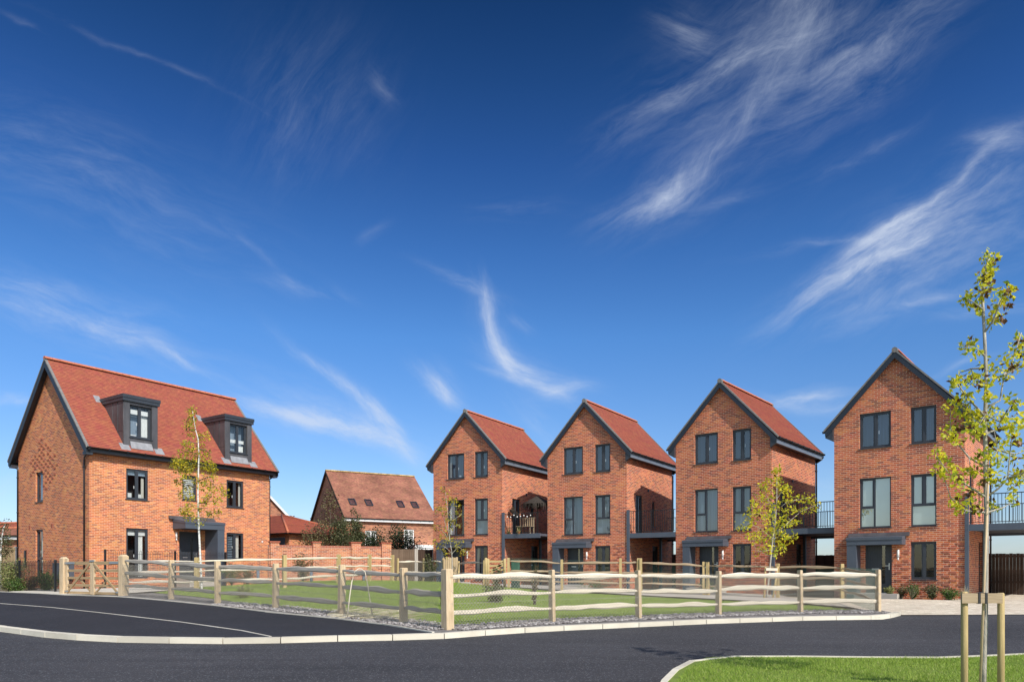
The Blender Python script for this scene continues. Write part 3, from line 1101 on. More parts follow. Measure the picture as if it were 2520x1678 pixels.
def build_gable_trim(par, W, v_face, eave, ridge_z, ov, sgn, mat='barge', depth=0.18, thick=0.03, soff=True):
    """barge boards with boxed ends at one gable. eave: z at overhang tip; ov: eaves overhang. sgn -1 front, +1 back"""
    mid = W / 2
    mb = MB()
    y0, y1 = sorted((v_face, v_face - sgn * thick))
    for s in (0, 1):
        def X(x):
            return x if s == 0 else W - x
        tip = (-ov, eave)
        top = (mid, ridge_z)
        a = [(X(tip[0]), tip[1]), (X(mid), top[1]), (X(mid), top[1] - depth * 1.45), (X(tip[0] + depth * 0.55), tip[1] - depth * 0.85), (X(tip[0]), tip[1] - depth * 0.85)]
        if s == 1:
            a = a[::-1]
        f0 = [(x, y0, z) for x, z in a]
        f1 = [(x, y1, z) for x, z in a]
        mb.face(f0)
        mb.face(f1[::-1])
        for i in range(len(a)):
            j = (i + 1) % len(a)
            mb.face([f0[i], f1[i], f1[j], f0[j]])
    o = mb.build('barge_board', M[mat], par)
    return o


# ------------------------------------------------------------------ right-hand houses
HC = 1.05


def right_house(k, x, y, z, yaw, label, opt):
    W, L = 4.533, 6.0
    root = empty('brick_house', (x, y, z), -math.radians(yaw), label, 'house', 'tall narrow gabled brick houses in a row')
    eave, ridge, ov, vo = 5.56 + HC, 8.36 + HC, 0.29, 0.22
    slope = (ridge - eave) / (W / 2 + ov)
    weave = eave + ov * slope
    fF = frame((0, 0, 0), (1, 0, 0), (0, -1, 0))
    fR = frame((W, 0, 0), (0, 1, 0), (1, 0, 0))
    fB = frame((W, L, 0), (-1, 0, 0), (0, 1, 0))
    fL = frame((0, L, 0), (0, -1, 0), (-1, 0, 0))
    win = {'TL': (0.955, 2.088, 4.761 + HC, 6.147 + HC), 'TR': (2.77, 3.628, 4.761 + HC, 6.147 + HC), 'FL': (0.955, 2.088, 1.642 + HC, 3.597 + HC),
           'FR': (2.77, 3.628, 1.642 + HC, 3.597 + HC), 'G': (2.77, 3.628, -0.38 + HC, 1.05 + HC)}
    if opt.get('lowG'):
        win['G'] = (2.77, 3.628, -0.80 + HC, 1.05 + HC)
    dr = (1.16, 2.12, -0.90 + HC, 1.20 + HC)
    side = {'D': (1.05, 1.95, 1.66 + HC, 3.62 + HC), 'S': (3.15, 3.55, 2.1 + HC, 3.45 + HC), 'B': (3.2, 4.1, -0.9 + HC, 1.1 + HC)}
    mb = MB()
    uo, ho = R.uniform(0, 9), 0.0
    clips = [(-slope, 1, weave - 0.02), (slope, 1, weave - 0.02 + slope * W)]
    mb.wall(fF, 0, W, -0.5, ridge, [win[q] for q in win] + [dr], clips, 0.11, 0, uo)
    mb.wall(fR, 0, L, -0.5, weave - 0.02, list(side.values()), (), 0.11, 0, uo + W)
    mb.wall(fB, 0, W, -0.5, ridge, [], clips, 0.1, 0, uo + 3)
    mb.wall(fL, 0, L, -0.5, weave - 0.02, [], (), 0.1, 0, uo + 5)
    proj_bricks(mb, fF, 0.02, W - 0.02, 0.1, 1.25 + HC, [win['G'], (dr[0] - .1, dr[1] + .05, -1, 3), (0.55, 1.05, -1, 2.4), (0.6, 2.8, 0.85 + HC, 1.5 + HC)])
    mb.build('wall', [M['brick_r'], M['brick_dark']], root)

    # roof
    rb = MB()
    mid = W / 2
    th = 0.05
    kick = 0.42
    kz = eave + 0.035
    for s in (0, 1):
        def X(q):
            return q if s == 0 else W - q
        ya, yb = (L + vo, -vo) if s == 0 else (-vo, L + vo)
        kx = -ov + kick
        kzz = eave + kick * slope
        P_e0, P_e1 = (X(-ov - 0.05), ya, eave + th - 0.01), (X(-ov - 0.05), yb, eave + th - 0.01)
        P_k0, P_k1 = (X(kx), ya, kzz + th), (X(kx), yb, kzz + th)
        P_r0, P_r1 = (X(mid), ya, ridge + th), (X(mid), yb, ridge + th)
        tile_slope(rb, P_e0, P_e1, P_k0, P_k1)
        tile_slope(rb, P_k0, P_k1, P_r0, P_r1, uvo=0.08)
        # underside
        rb.face([(X(-ov), yb, eave), (X(-ov), ya, eave), (X(mid), ya, ridge), (X(mid), yb, ridge)])
    roof = rb.build('roof', M['tile'], root)
    ridge_tiles(roof, (mid, -vo + 0.12, ridge + 0.075), (mid, L + vo - 0.12, ridge + 0.075), 0.115)
    for (ya, yb) in ((-vo - 0.025, -vo + 0.13), (L + vo - 0.13, L + vo + 0.025)):
        rc = MB()
        rc.tube([(mid, ya, ridge + 0.03), (mid, yb, ridge + 0.03)], 0.105, 12, True, False)
        rc.build('ridge_end', M['verge'], roof)
    # verge edge (tile ends bedded in mortar) and barge boards
    for (vf, sg) in ((-vo, -1), (L + vo, 1)):
        vb = MB()
        ya, yb = (vf - 0.012, vf + 0.10) if sg < 0 else (vf - 0.10, vf + 0.012)
        for s in (0, 1):
            def X(q):
                return q if s == 0 else W - q
            P = []
            for zz in (-0.012, th + 0.022):
                ring = [(X(-ov - 0.06), ya, eave + zz), (X(mid), ya, ridge + zz), (X(mid), yb, ridge + zz), (X(-ov - 0.06), yb, eave + zz)]
                P += ring if s == 0 else ring[::-1]
            vb.hexa(P)
        vb.build('verge', M['verge'], root)
        build_gable_trim(root, W, vf, eave - 0.012, ridge - 0.012, ov, sg)
    # boxed eaves: fascia, soffit and the box ends
    for s in (0, 1):
        fb = MB()

        def X(q):
            return q if s == 0 else W - q
        a, b = sorted((X(-ov), X(-ov + 0.022)))
        fb.box(a, b, -vo + 0.035, L + vo - 0.035, eave - 0.24, eave + 0.02)
        fb.build('fascia', M['fascia_p'], root)
        sb = MB()
        for (ya, yb) in ((-vo + 0.032, -0.002), (L + 0.002, L + vo - 0.032)):
            ring = [(X(-ov + 0.024), eave - 0.235), (X(-0.0), eave - 0.40), (X(0.0), weave - 0.03), (X(-ov + 0.024), eave - 0.0)]
            if s == 1:
                ring = ring[::-1]
            f0 = [(p, ya, q) for p, q in ring]
            f1 = [(p, yb, q) for p, q in ring]
            sb.face(f0)
            sb.face(f1[::-1])
            for i in range(4):
                j = (i + 1) % 4
                sb.face([f0[i], f1[i], f1[j], f0[j]])
        a, b = sorted((X(-ov + 0.024), X(-0.002)))
        sb.box(a, b, -0.002, L + 0.002, eave - 0.235, eave - 0.215)
        sb.build('soffit', M['anth'], root)
        gx = X(-ov - 0.065)
        gutter(root, (gx, -vo + 0.02, eave + 0.03), (gx, L + vo - 0.02, eave + 0.03))
    downpipe(root, (W + ov + 0.06, L + vo - 0.12, eave - 0.02), (W + 0.06, L - 0.05, 0), -0.2)
    downpipe(root, (-ov - 0.06, L + vo - 0.12, eave - 0.02), (-0.06, L - 0.05, 0), -0.2)

    # windows
    for q, st in (('TL', 'two'), ('TR', 'two'), ('FL', 'FL'), ('FR', 'FR'), ('G', 'two')):
        o = opt.get(q, {})
        window(root, fF, *win[q], style=st, rec=0.07, glass=o.get('glass', 'glass_b'), back=o.get('back'), backs=o.get('backs'), handle=o.get('handle'))
    window(root, fR, *side['D'], style='two', rec=0.07, glass='glass_b', backs=[('blind', 0.05, 0.95, 0.03, 0.97, 0.12, 'blind_b')], sill=False)
    window(root, fR, *side['S'], style='one', rec=0.07, glass='glass_b')
    door(root, fR, *side['B'], glass_u=(0.3, 0.7))
    door(root, fF, *dr)
    # porch: flat canopy on a solid side panel, lead flashing over
    pb = MB()
    P = []
    z0, z1f, z1b = 0.95 + HC, 1.235 + HC, 1.30 + HC
    pb.hexa([(0.64, -0.62, z0), (2.60, -0.62, z0), (2.60, -0.004, z0), (0.64, -0.004, z0), (0.64, -0.62, z1f - 0.10), (2.60, -0.62, z1f - 0.10), (2.60, -0.004, z1b - 0.10), (0.64, -0.004, z1b - 0.10)])
    pb.hexa([(0.625, -0.645, z1f - 0.10), (2.615, -0.645, z1f - 0.10), (2.615, -0.003, z1b - 0.10), (0.625, -0.003, z1b - 0.10), (0.625, -0.645, z1f), (2.615, -0.645, z1f), (2.615, -0.003, z1b), (0.625, -0.003, z1b)])
    can = pb.build('porch_canopy', M['anth2'], root)
    fl_ = MB()
    fl_.hexa([(0.56, -0.16, z1b - 0.015), (2.74, -0.16, z1b - 0.015), (2.74, -0.002, z1b), (0.56, -0.002, z1b), (0.56, -0.15, z1b + 0.01), (2.74, -0.15, z1b + 0.01), (2.74, -0.002, z1b + 0.14), (0.56, -0.002, z1b + 0.14)])
    fl_.build('flashing', M['lead'], can)
    pn = MB()
    pn.box(0.648, 0.995, -0.605, -0.004, -0.4, z0 + 0.002)
    pn.build('porch_panel', M['anth2'], root)
    wall_light(root, fF, 2.36, 0.62 + HC)
    st = MB()
    st.box(0.99, 2.5, -0.9, -0.003, -0.4, -0.92 + HC)
    st.build('door_step', M['slab'], root)
    # dark box behind the glass, its colour standing in for unlit rooms
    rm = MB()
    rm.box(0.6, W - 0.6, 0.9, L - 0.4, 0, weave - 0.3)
    rm.build('room_dark_box', M['room_dark'], root)
    sv = MB()
    sv.fbox(fR, 2.55, 2.62, 3.9 + HC, 4.02 + HC, -0.05, 0)
    sv.build('flue_terminal', M['black'], root)
    return root


def balcony(root_loc, yaw, u0, u1, label, extras=None, post_right=False):
    """steel deck bridging the gap beside a house, with front and rear railings"""
    o = empty('balcony', root_loc, -math.radians(yaw), label, 'balcony', 'steel balconies bridging the gaps between houses')
    zb, zt, zr = 1.40 + HC, 1.64 + HC, 2.72 + HC
    D = 5.3
    mb = MB()
    mb.box(u0, u1, 0.02, 0.10, zb, zt)
    mb.box(u0, u1, 0.10, D, zb + 0.10, zt - 0.02)
    mb.box(u0, u1, D - 0.0, D + 0.08, zb, zt)
    mb.build('deck', M['anth2'], o)
    pm = MB()
    pm.box(u0 + 0.005, u0 + 0.125, -0.06, 0.06, -0.5, zr + 0.06)
    for z in (zb + 0.04, zt - 0.05):
        pm.box(u0 + 0.02, u0 + 0.05, -0.068, -0.06, z, z + 0.03)
        pm.box(u0 + 0.08, u0 + 0.11, -0.068, -0.06, z, z + 0.03)
    pm.build('post', M['anth2'], o)
    pm = MB()
    pm.box(u0 + 0.02, u0 + 0.14, D - 1.25, D - 1.13, -0.5, zb + 0.1)
    pm.build('post', M['anth2'], o)
    if post_right:
        for v in (0.0, D - 1.2):
            pm = MB()
            pm.box(u1 - 0.12, u1, v - 0.06, v + 0.06, -0.5, zr if v == 0 else zb + .1)
            pm.build('post', M['anth2'], o)
    for v, n in ((0.06, 'front'), (D + 0.04, 'rear')):
        rb = MB()
        a, b = u0 + 0.02, u1 - 0.01
        rb.box(a, b, v - 0.025, v + 0.025, zr - 0.03, zr)
        rb.box(a, b, v - 0.02, v + 0.02, zt + 0.05, zt + 0.075)
        q = a + 0.06
        while q < b:
            rb.box(q - 0.009, q + 0.009, v - 0.009, v + 0.009, zt + 0.075, zr - 0.03)
            q += 0.115
        rb.box((a + b) / 2 - 0.02, (a + b) / 2 + 0.02, v - 0.02, v + 0.02, zt, zr - 0.002)
        rb.build('railing', M['black'], o)
    return o


RH = {1: (-4.424, 40.736, 0.247, 36.627 - 6.09), 2: (1.869, 38.004, 0.144, 36.627 - 2.97), 3: (7.737, 34.165, 0.099, 36.627 + 3.08), 4: (13.047, 29.292, 0.004, 36.627 + 3.88)}


def build_right_houses():
    h_two = [(0.53, 0.45)]
    opts = {
        1: dict(TL=dict(back=None, backs=[('curtain', 0.02, 0.14, 0.03, 0.97, 0.10, 'curtain'), ('blind', 0.14, 0.98, 0.02, 0.98, 0.14, 'blind_sky_blue'), ('paper_notice', 0.62, 0.74, 0.03, 0.14, 0.03, 'white')], handle=[(0.6, 0.42)]),
                TR=dict(backs=[('blind', 0.02, 0.98, 0.02, 0.98, 0.14, 'blind_sky_blue')], handle=[(0.55, 0.4)]),
                FL=dict(glass='glass', backs=[('curtain', 0.03, 0.30, 0.02, 0.98, 0.10, 'blind_w')]),
                FR=dict(backs=[('blind', 0.02, 0.98, 0.02, 0.98, 0.14, 'blind_b')], handle=[(0.66, 0.68)]),
                G=dict(glass='glass', backs=[('curtain', 0.04, 0.2, 0.02, 0.98, 0.10, 'curtain')]), lowG=True),
        2: dict(TL=dict(backs=[('blind', 0.02, 0.98, 0.02, 0.98, 0.14, 'blind_sky_blue')], handle=[(0.58, 0.46)]),
                TR=dict(backs=[('blind', 0.02, 0.98, 0.02, 0.98, 0.14, 'blind_sky_blue')], handle=[(0.6, 0.42)]),
                FL=dict(backs=[('blind', 0.02, 0.98, 0.02, 0.98, 0.12, 'blind_b')], glass='glass'), FR=dict(backs=[('blind', 0.02, 0.98, 0.02, 0.98, 0.12, 'blind_b')], glass='glass_b', handle=[(0.62, 0.66)]), G=dict(glass='glass')),
        3: dict(TL=dict(backs=[('blind', 0.02, 0.98, 0.02, 0.98, 0.14, 'blind_sky_blue')], handle=[(0.6, 0.5)]),
                TR=dict(backs=[('blind', 0.02, 0.98, 0.02, 0.98, 0.14, 'blind_sky_blue')], handle=[(0.6, 0.48)]),
                FL=dict(backs=[('blind', 0.02, 0.98, 0.02, 0.98, 0.12, 'blind_b')]), FR=dict(backs=[('blind', 0.02, 0.98, 0.02, 0.98, 0.12, 'blind_b')]), G=dict(glass='glass')),
        4: dict(TL=dict(backs=[('blind', 0.02, 0.98, 0.02, 0.98, 0.14, 'blind_sky_blue')], handle=[(0.58, 0.45)]),
                TR=dict(backs=[('blind', 0.02, 0.98, 0.02, 0.98, 0.14, 'blind_sky_blue')]),
                FL=dict(backs=[('blind', 0.02, 0.98, 0.02, 0.98, 0.02, 'blind_g')], glass='glass_s'), FR=dict(backs=[('blind', 0.02, 0.98, 0.02, 0.98, 0.02, 'blind_g')], glass='glass_s'), G=dict(glass='glass'))}
    labels = {1: 'tall narrow brick gabled house, farthest of its row, beside the brown roofed house',
              2: 'tall narrow brick house second from the left in the row of four gabled houses',
              3: 'narrow brick gabled house third in the row, behind a staked yellow tree',
              4: 'nearest and largest tall narrow brick gabled house, low planting bed at its foot, grey-green blinds'}
    for k, (x, y, dz, yaw) in RH.items():
        z = 1.22 + dz - HC
        right_house(k, x, y, z, yaw, labels[k], opts[k])

    def ucoord(k, P):
        x, y, dz, yaw = RH[k]
        a = math.radians(yaw)
        return (P.x - x) * math.cos(a) - (P.y - y) * math.sin(a), (P.x - x) * math.sin(a) + (P.y - y) * math.cos(a)
    bl = {1: 'dark steel balcony with thatched parasol and hanging baskets, between the two farthest gabled houses',
          2: 'dark steel balcony with plain railing between the second and third gabled houses',
          3: 'dark steel balcony with sky behind its railing, behind the staked yellow tree',
          4: 'dark steel balcony at the right edge, behind the big staked tree trunk'}
    for k in (1, 2, 3, 4):
        x, y, dz, yaw = RH[k]
        z = 1.22 + dz - HC
        if k < 4:
            nx, ny = RH[k + 1][0], RH[k + 1][1]
            u, v = ucoord(k, Vector((nx, ny)))
            a2 = math.radians(RH[k + 1][3] - yaw)
            u1 = u - 0.02 if a2 <= 0 else u - 0.02
        else:
            u1 = 8.2
        balcony((x, y, z), yaw, 4.535, u1, bl[k], post_right=(k == 4))
    # things on the first balcony
    x, y, dz, yaw = RH[1]
    a = math.radians(yaw)
    zf = 1.22 + dz - HC + 1.64 + HC

    def W1(u, v, h=0.0):
        return Vector((x + u * math.cos(a) + v * math.sin(a), y - u * math.sin(a) + v * math.cos(a), zf + h))
    # parasol
    c = at(1322, 1254, 0)
    p = W1(5.9, 1.4)
    pr = empty('parasol', p, 0, 'dark thatched parasol open over the balcony between the two farthest houses', 'parasol')
    mb = MB()
    mb.tube([(0, 0, 0), (0, 0, 1.95)], 0.025, 8)
    mb.build('pole', M['twig'], pr)
    tm = MB()
    n = 14
    for i in range(n):
        a0, a1 = 2 * math.pi * i / n, 2 * math.pi * (i + 1) / n
        r = 0.85
        tm.face([(r * math.cos(a0), r * math.sin(a0), 1.62), (r * math.cos(a1), r * math.sin(a1), 1.62), (0.1 * math.cos(a1), 0.1 * math.sin(a1), 2.05), (0.1 * math.cos(a0), 0.1 * math.sin(a0), 2.05)])
    for i in range(260):
        a0 = R.uniform(0, 6.28)
        r = R.uniform(0.6, 0.92)
        z0 = 2.05 - (r - 0.1) / 0.75 * 0.43 + 0.02
        l = R.uniform(0.12, 0.42)
        w = 0.02
        q = Vector((r * math.cos(a0), r * math.sin(a0), z0))
        t = Vector((-math.sin(a0), math.cos(a0), 0)) * w
        d = Vector((math.cos(a0) * 0.05, math.sin(a0) * 0.05, -l))
        tm.face([q - t, q + t, q + d + t * 0.4, q + d - t * 0.4])
    tm.build('canopy', M['thatch'], pr)
    # bench
    b = W1(5.05, 0.55)
    bo = empty('bench', b, -a, 'slatted wooden bench standing behind the railing of the farthest balcony', 'bench')
    mb = MB()
    for i in range(4):
        mb.box(0, 0.9, 0.0 + i * 0.11, 0.09 + i * 0.11, 0.40, 0.43)
    mb.build('seat', M['rail_m'], bo)
    mb = MB()
    for i in range(7):
        mb.box(0.02 + i * 0.13, 0.08 + i * 0.13, 0.46, 0.49, 0.43, 0.84)
    mb.box(0, 0.9, 0.452, 0.498, 0.84, 0.9)
    mb.build('backrest', M['rail_m'], bo)
    for (u, v) in ((0.05, 0.04), (0.82, 0.04), (0.05, 0.42), (0.82, 0.42)):
        mb = MB()
        mb.box(u, u + 0.05, v, v + 0.05, 0, 0.398)
        mb.build('leg', M['rail_m'], bo)
    # hanging baskets on the side wall
    for (px, py, lab) in ((1249, 1242, 'larger hanging basket of dry plants on the wall above the farthest balcony'), (1257, 1250, 'smaller hanging basket beside the balcony door of the farthest gabled house')):
        v = 0.62 if px < 1252 else 0.95
        p = W1(4.533, v, 1.30 if px < 1252 else 1.12)
        hb = empty('hanging_basket', p, -a, lab, 'hanging basket', 'hanging baskets on the farthest balcony')
        mb = MB()
        mb.beam((0, 0, 0.35), (0.27, 0, 0.35), 0.015, 0.015)
        mb.beam((0.01, 0, 0.10), (0.24, 0, 0.345), 0.012, 0.012)
        mb.tube([(0.25, 0, 0.35), (0.25, 0, 0.02)], 0.006, 5)
        mb.build('bracket', M['black'], hb)
        mb = MB()
        prof = [(0.02, -0.17), (0.10, -0.13), (0.15, -0.05), (0.165, 0.03)]
        for i in range(12):
            a0, a1 = 2 * math.pi * i / 12, 2 * math.pi * (i + 1) / 12
            for (r0, z0), (r1, z1) in zip(prof[:-1], prof[1:]):
                mb.face([(0.25 + r0 * math.cos(a0), r0 * math.sin(a0), z0), (0.25 + r0 * math.cos(a1), r0 * math.sin(a1), z0), (0.25 + r1 * math.cos(a1), r1 * math.sin(a1), z1), (0.25 + r1 * math.cos(a0), r1 * math.sin(a0), z1)])
        mb.build('basket', M['thatch'], hb)
        leaf_cloud('plant', [(Vector((0.25, 0, 0.06)), 0.17, 90)], 0.04, M['leaf_r'], hb)
    for (u, v, lab) in ((4.85, 0.2, 'leafy plant trailing in the left corner of the farthest balcony railing'), (5.55, 0.02, 'pale leafy plant poking through the middle of the farthest balcony railing')):
        p = W1(u, v)
        bp = empty('balcony_plant', p, 0, lab, 'plant')
        leaf_cloud('foliage', [(Vector((0, -0.05, 0.22)), 0.16, 80), (Vector((0, -0.1, 0.05)), 0.12, 50)], 0.05, M['leaf_v'], bp)
        mb = MB()
        mb.tube([(0, 0.04, 0), (0, 0.04, 0.02), (0, 0.04, 0.14)], [0.05, 0.06, 0.075], 10)
        mb.build('pot', M['ridge'], bp)
    # string of bulbs
    mb = MB()
    prev = None
    pts = []
    for i in range(25):
        s = i / 24
        pts.append(W1(4.7 + 1.6 * s, 0.03, 1.03 - 0.10 * abs(math.sin(s * math.pi * 3)) * 1.0))
    base = pts[0]
    so = empty('string_lights', base, 0, 'string of white bulbs along the farthest balcony railing', 'string lights')
    mb.tube([q - base for q in pts], 0.006, 4)
    mb.build('cable', M['black'], so)
    for i in range(2, 24, 3):
        bb = MB()
        c = pts[i] - base - Vector((0, 0, 0.05))
        bb.tube([c + Vector((0, 0, 0.03)), c + Vector((0, 0, 0.01)), c - Vector((0, 0, 0.03)), c - Vector((0, 0, 0.045))], [0.012, 0.03, 0.03, 0.01], 8)
        bb.build('bulb', M['white'], so)


# ------------------------------------------------------------------ foliage
def leaf_cloud(name, clumps, size, mat, parent=None, loc=None, droop=0.0, aspect=0.55):
    """clumps: (centre, radius, count); every leaf a bent diamond of two triangles"""
    C, S = [], []
    for c, r, n in clumps:
        d = NR.normal(size=(n, 3))
        d /= np.linalg.norm(d, axis=1)[:, None]
        rr = r * NR.uniform(0.15, 1.0, n) ** 0.6
        C.append(np.array(c)[None] + d * rr[:, None])
        S.append(size * NR.uniform(0.6, 1.35, n))
    C = np.concatenate(C)
    S = np.concatenate(S)
    n = len(C)
    a = NR.normal(size=(n, 3))
    a[:, 2] -= droop
    a /= np.linalg.norm(a, axis=1)[:, None]
    b = np.cross(a, NR.normal(size=(n, 3)))
    b /= np.linalg.norm(b, axis=1)[:, None]
    nn = np.cross(a, b)
    tip = C + a * S[:, None]
    lft = C + a * (S * 0.45)[:, None] + b * (S * aspect * 0.5)[:, None] + nn * (S * 0.12)[:, None]
    rgt = C + a * (S * 0.45)[:, None] - b * (S * aspect * 0.5)[:, None] + nn * (S * 0.12)[:, None]
    # shared vertices keep one leaf one island
    V = np.stack([C, lft, tip, rgt], 1).reshape(-1, 3)
    Fi = np.arange(n)[:, None] * 4 + np.array([[0, 1, 2, 0, 2, 3]])
    me = bpy.data.meshes.new(name)
    me.vertices.add(len(V))
    me.vertices.foreach_set('co', V.astype(np.float32).ravel())
    me.loops.add(n * 6)
    me.loops.foreach_set('vertex_index', Fi.astype(np.int32).ravel())
    me.polygons.add(n * 2)
    me.polygons.foreach_set('loop_start', np.arange(0, n * 6, 3, dtype=np.int32))
    me.polygons.foreach_set('loop_total', np.full(n * 2, 3, np.int32))
    me.materials.append(mat)
    me.update(calc_edges=True)
    o = bpy.data.objects.new(name, me)
    col.objects.link(o)
    if parent:
        o.parent = parent
    if loc is not None:
        o.location = loc
    return o


def px_tree(name, label, cat, base, trunk_px, y, branches_px, clumps_px, trunk_r, leaf, lmat, bark, per, crad, spread=0.3, group=None, brown=None, taper=0.25, depth_of=None):
    """tree drawn on photograph positions at depth y with real depth spread; base: ground point"""
    base = Vector(base)
    root = empty(name, base, 0, label, cat, group)
    seed = random.Random(hash_s(label))

    def P(px, py, dy=0.0):
        return at(px, py, y + dy) - base
    tp = [Vector((0, 0, -0.1))] + [P(*q) for q in trunk_px]
    n = len(tp)
    mb = MB()
    mb.tube(tp, [trunk_r * (1 - (1 - taper) * i / (n - 1)) for i in range(n)], 10)

    def near(pt):
        return min(tp, key=lambda q: (Vector((q.x, q.z)) - Vector((pt.x, pt.z))).length)
    brs = []
    done = []
    tb = MB()
    for br in branches_px:
        dy = seed.uniform(-spread, spread)
        m = len(br)
        pts = [P(px, py, dy * (i / (m - 1))) for i, (px, py) in enumerate(br)]
        best = None
        for a_, b_ in list(zip(tp[:-1], tp[1:])) + [(q[k], q[k + 1]) for q in done for k in range(len(q) - 1)]:
            ab = b_ - a_
            u_ = max(0, min(1, (pts[0] - a_).dot(ab) / max(1e-9, ab.dot(ab))))
            c_ = a_ + ab * u_
            if best is None or (c_ - pts[0]).length < (best - pts[0]).length:
                best = c_
        pts[0] = best
        done.append(pts)
        r0 = trunk_r * 0.42
        tb.tube(pts, [r0 * (1 - 0.75 * i / (m - 1)) for i in range(m)], 6)
        brs += [(q, br[i]) for i, q in enumerate(pts) if i]
    trunk_pts = [(P(*q), q) for q in trunk_px[1:]]
    cl, bl = [], []
    for q in clumps_px:
        px, py = q[:2]
        k = q[2] if len(q) > 2 else 1.0
        # depth from the nearest branch point
        cand = brs + trunk_pts
        bp, bq = min(cand, key=lambda c: (c[1][0] - px) ** 2 + (c[1][1] - py) ** 2)
        dy = bp.y + base.y - y + seed.uniform(-0.5, 0.5) * spread
        c = P(px, py, dy)
        if (c - bp).length > crad * 0.5:
            mid = bp.lerp(c, 0.5) + Vector((0, 0, -0.04))
            tb.tube([bp, mid, c], [trunk_r * 0.16, trunk_r * 0.12, trunk_r * 0.07], 5)
        cl.append((c, crad * k * seed.uniform(0.8, 1.2), max(4, int(per * k * seed.uniform(0.7, 1.3)))))
        if brown and seed.random() < brown:
            bl.append((c + Vector((seed.uniform(-1, 1), seed.uniform(-1, 1), -0.6)) * crad * 0.8, crad * 0.45, int(per * 0.45)))
    mb.build('trunk', bark, root)
    tb.build('branches', M['twig'] if bark is M['birch'] else bark, root)
    leaf_cloud('crown', cl, leaf, lmat, root, droop=0.4)
    if bl:
        leaf_cloud('dry_leaves', bl, leaf * 0.85, M['leaf_brown'], root, droop=0.8, aspect=0.8)
    return root


def hash_s(s):
    h = 7
    for ch in s:
        h = (h * 31 + ord(ch)) % 1000003
    return h


def shrub(name, label, cat, loc, h, w, lmat, n=500, leaf=0.05, stems=7, group=None, dense=1.0, twmat='twig', hollow=0.0):
    loc = Vector(loc)
    root = empty(name, loc, 0, label, cat, group)
    sd = random.Random(hash_s(label))
    mb = MB()
    cl = []
    for i in range(stems):
        a = sd.uniform(0, 6.28)
        r = sd.uniform(0.15, 1.0) * w / 2
        hh = h * sd.uniform(0.65, 1.0) * (1 - 0.25 * r / (w / 2 + 1e-6))
        tip = Vector((math.cos(a) * r, math.sin(a) * r, hh))
        mid = Vector((tip.x * 0.45, tip.y * 0.45, hh * 0.5))
        mb.tube([(sd.uniform(-.04, .04), sd.uniform(-.04, .04), -0.05), mid, tip], [0.012, 0.009, 0.004], 5)
        for t in (0.25, 0.45, 0.65, 0.85, 1.0):
            q = mid.lerp(tip, (t - 0.5) * 2) if t > 0.5 else Vector((0, 0, 0)).lerp(mid, t * 2)
            if t < 0.3 and hollow:
                continue
            cl.append((q, w * 0.20 * dense, max(3, int(n / stems / 5))))
    mb.build('stem', M[twmat], root)
    leaf_cloud('foliage', cl, leaf, M[lmat], root)
    return root


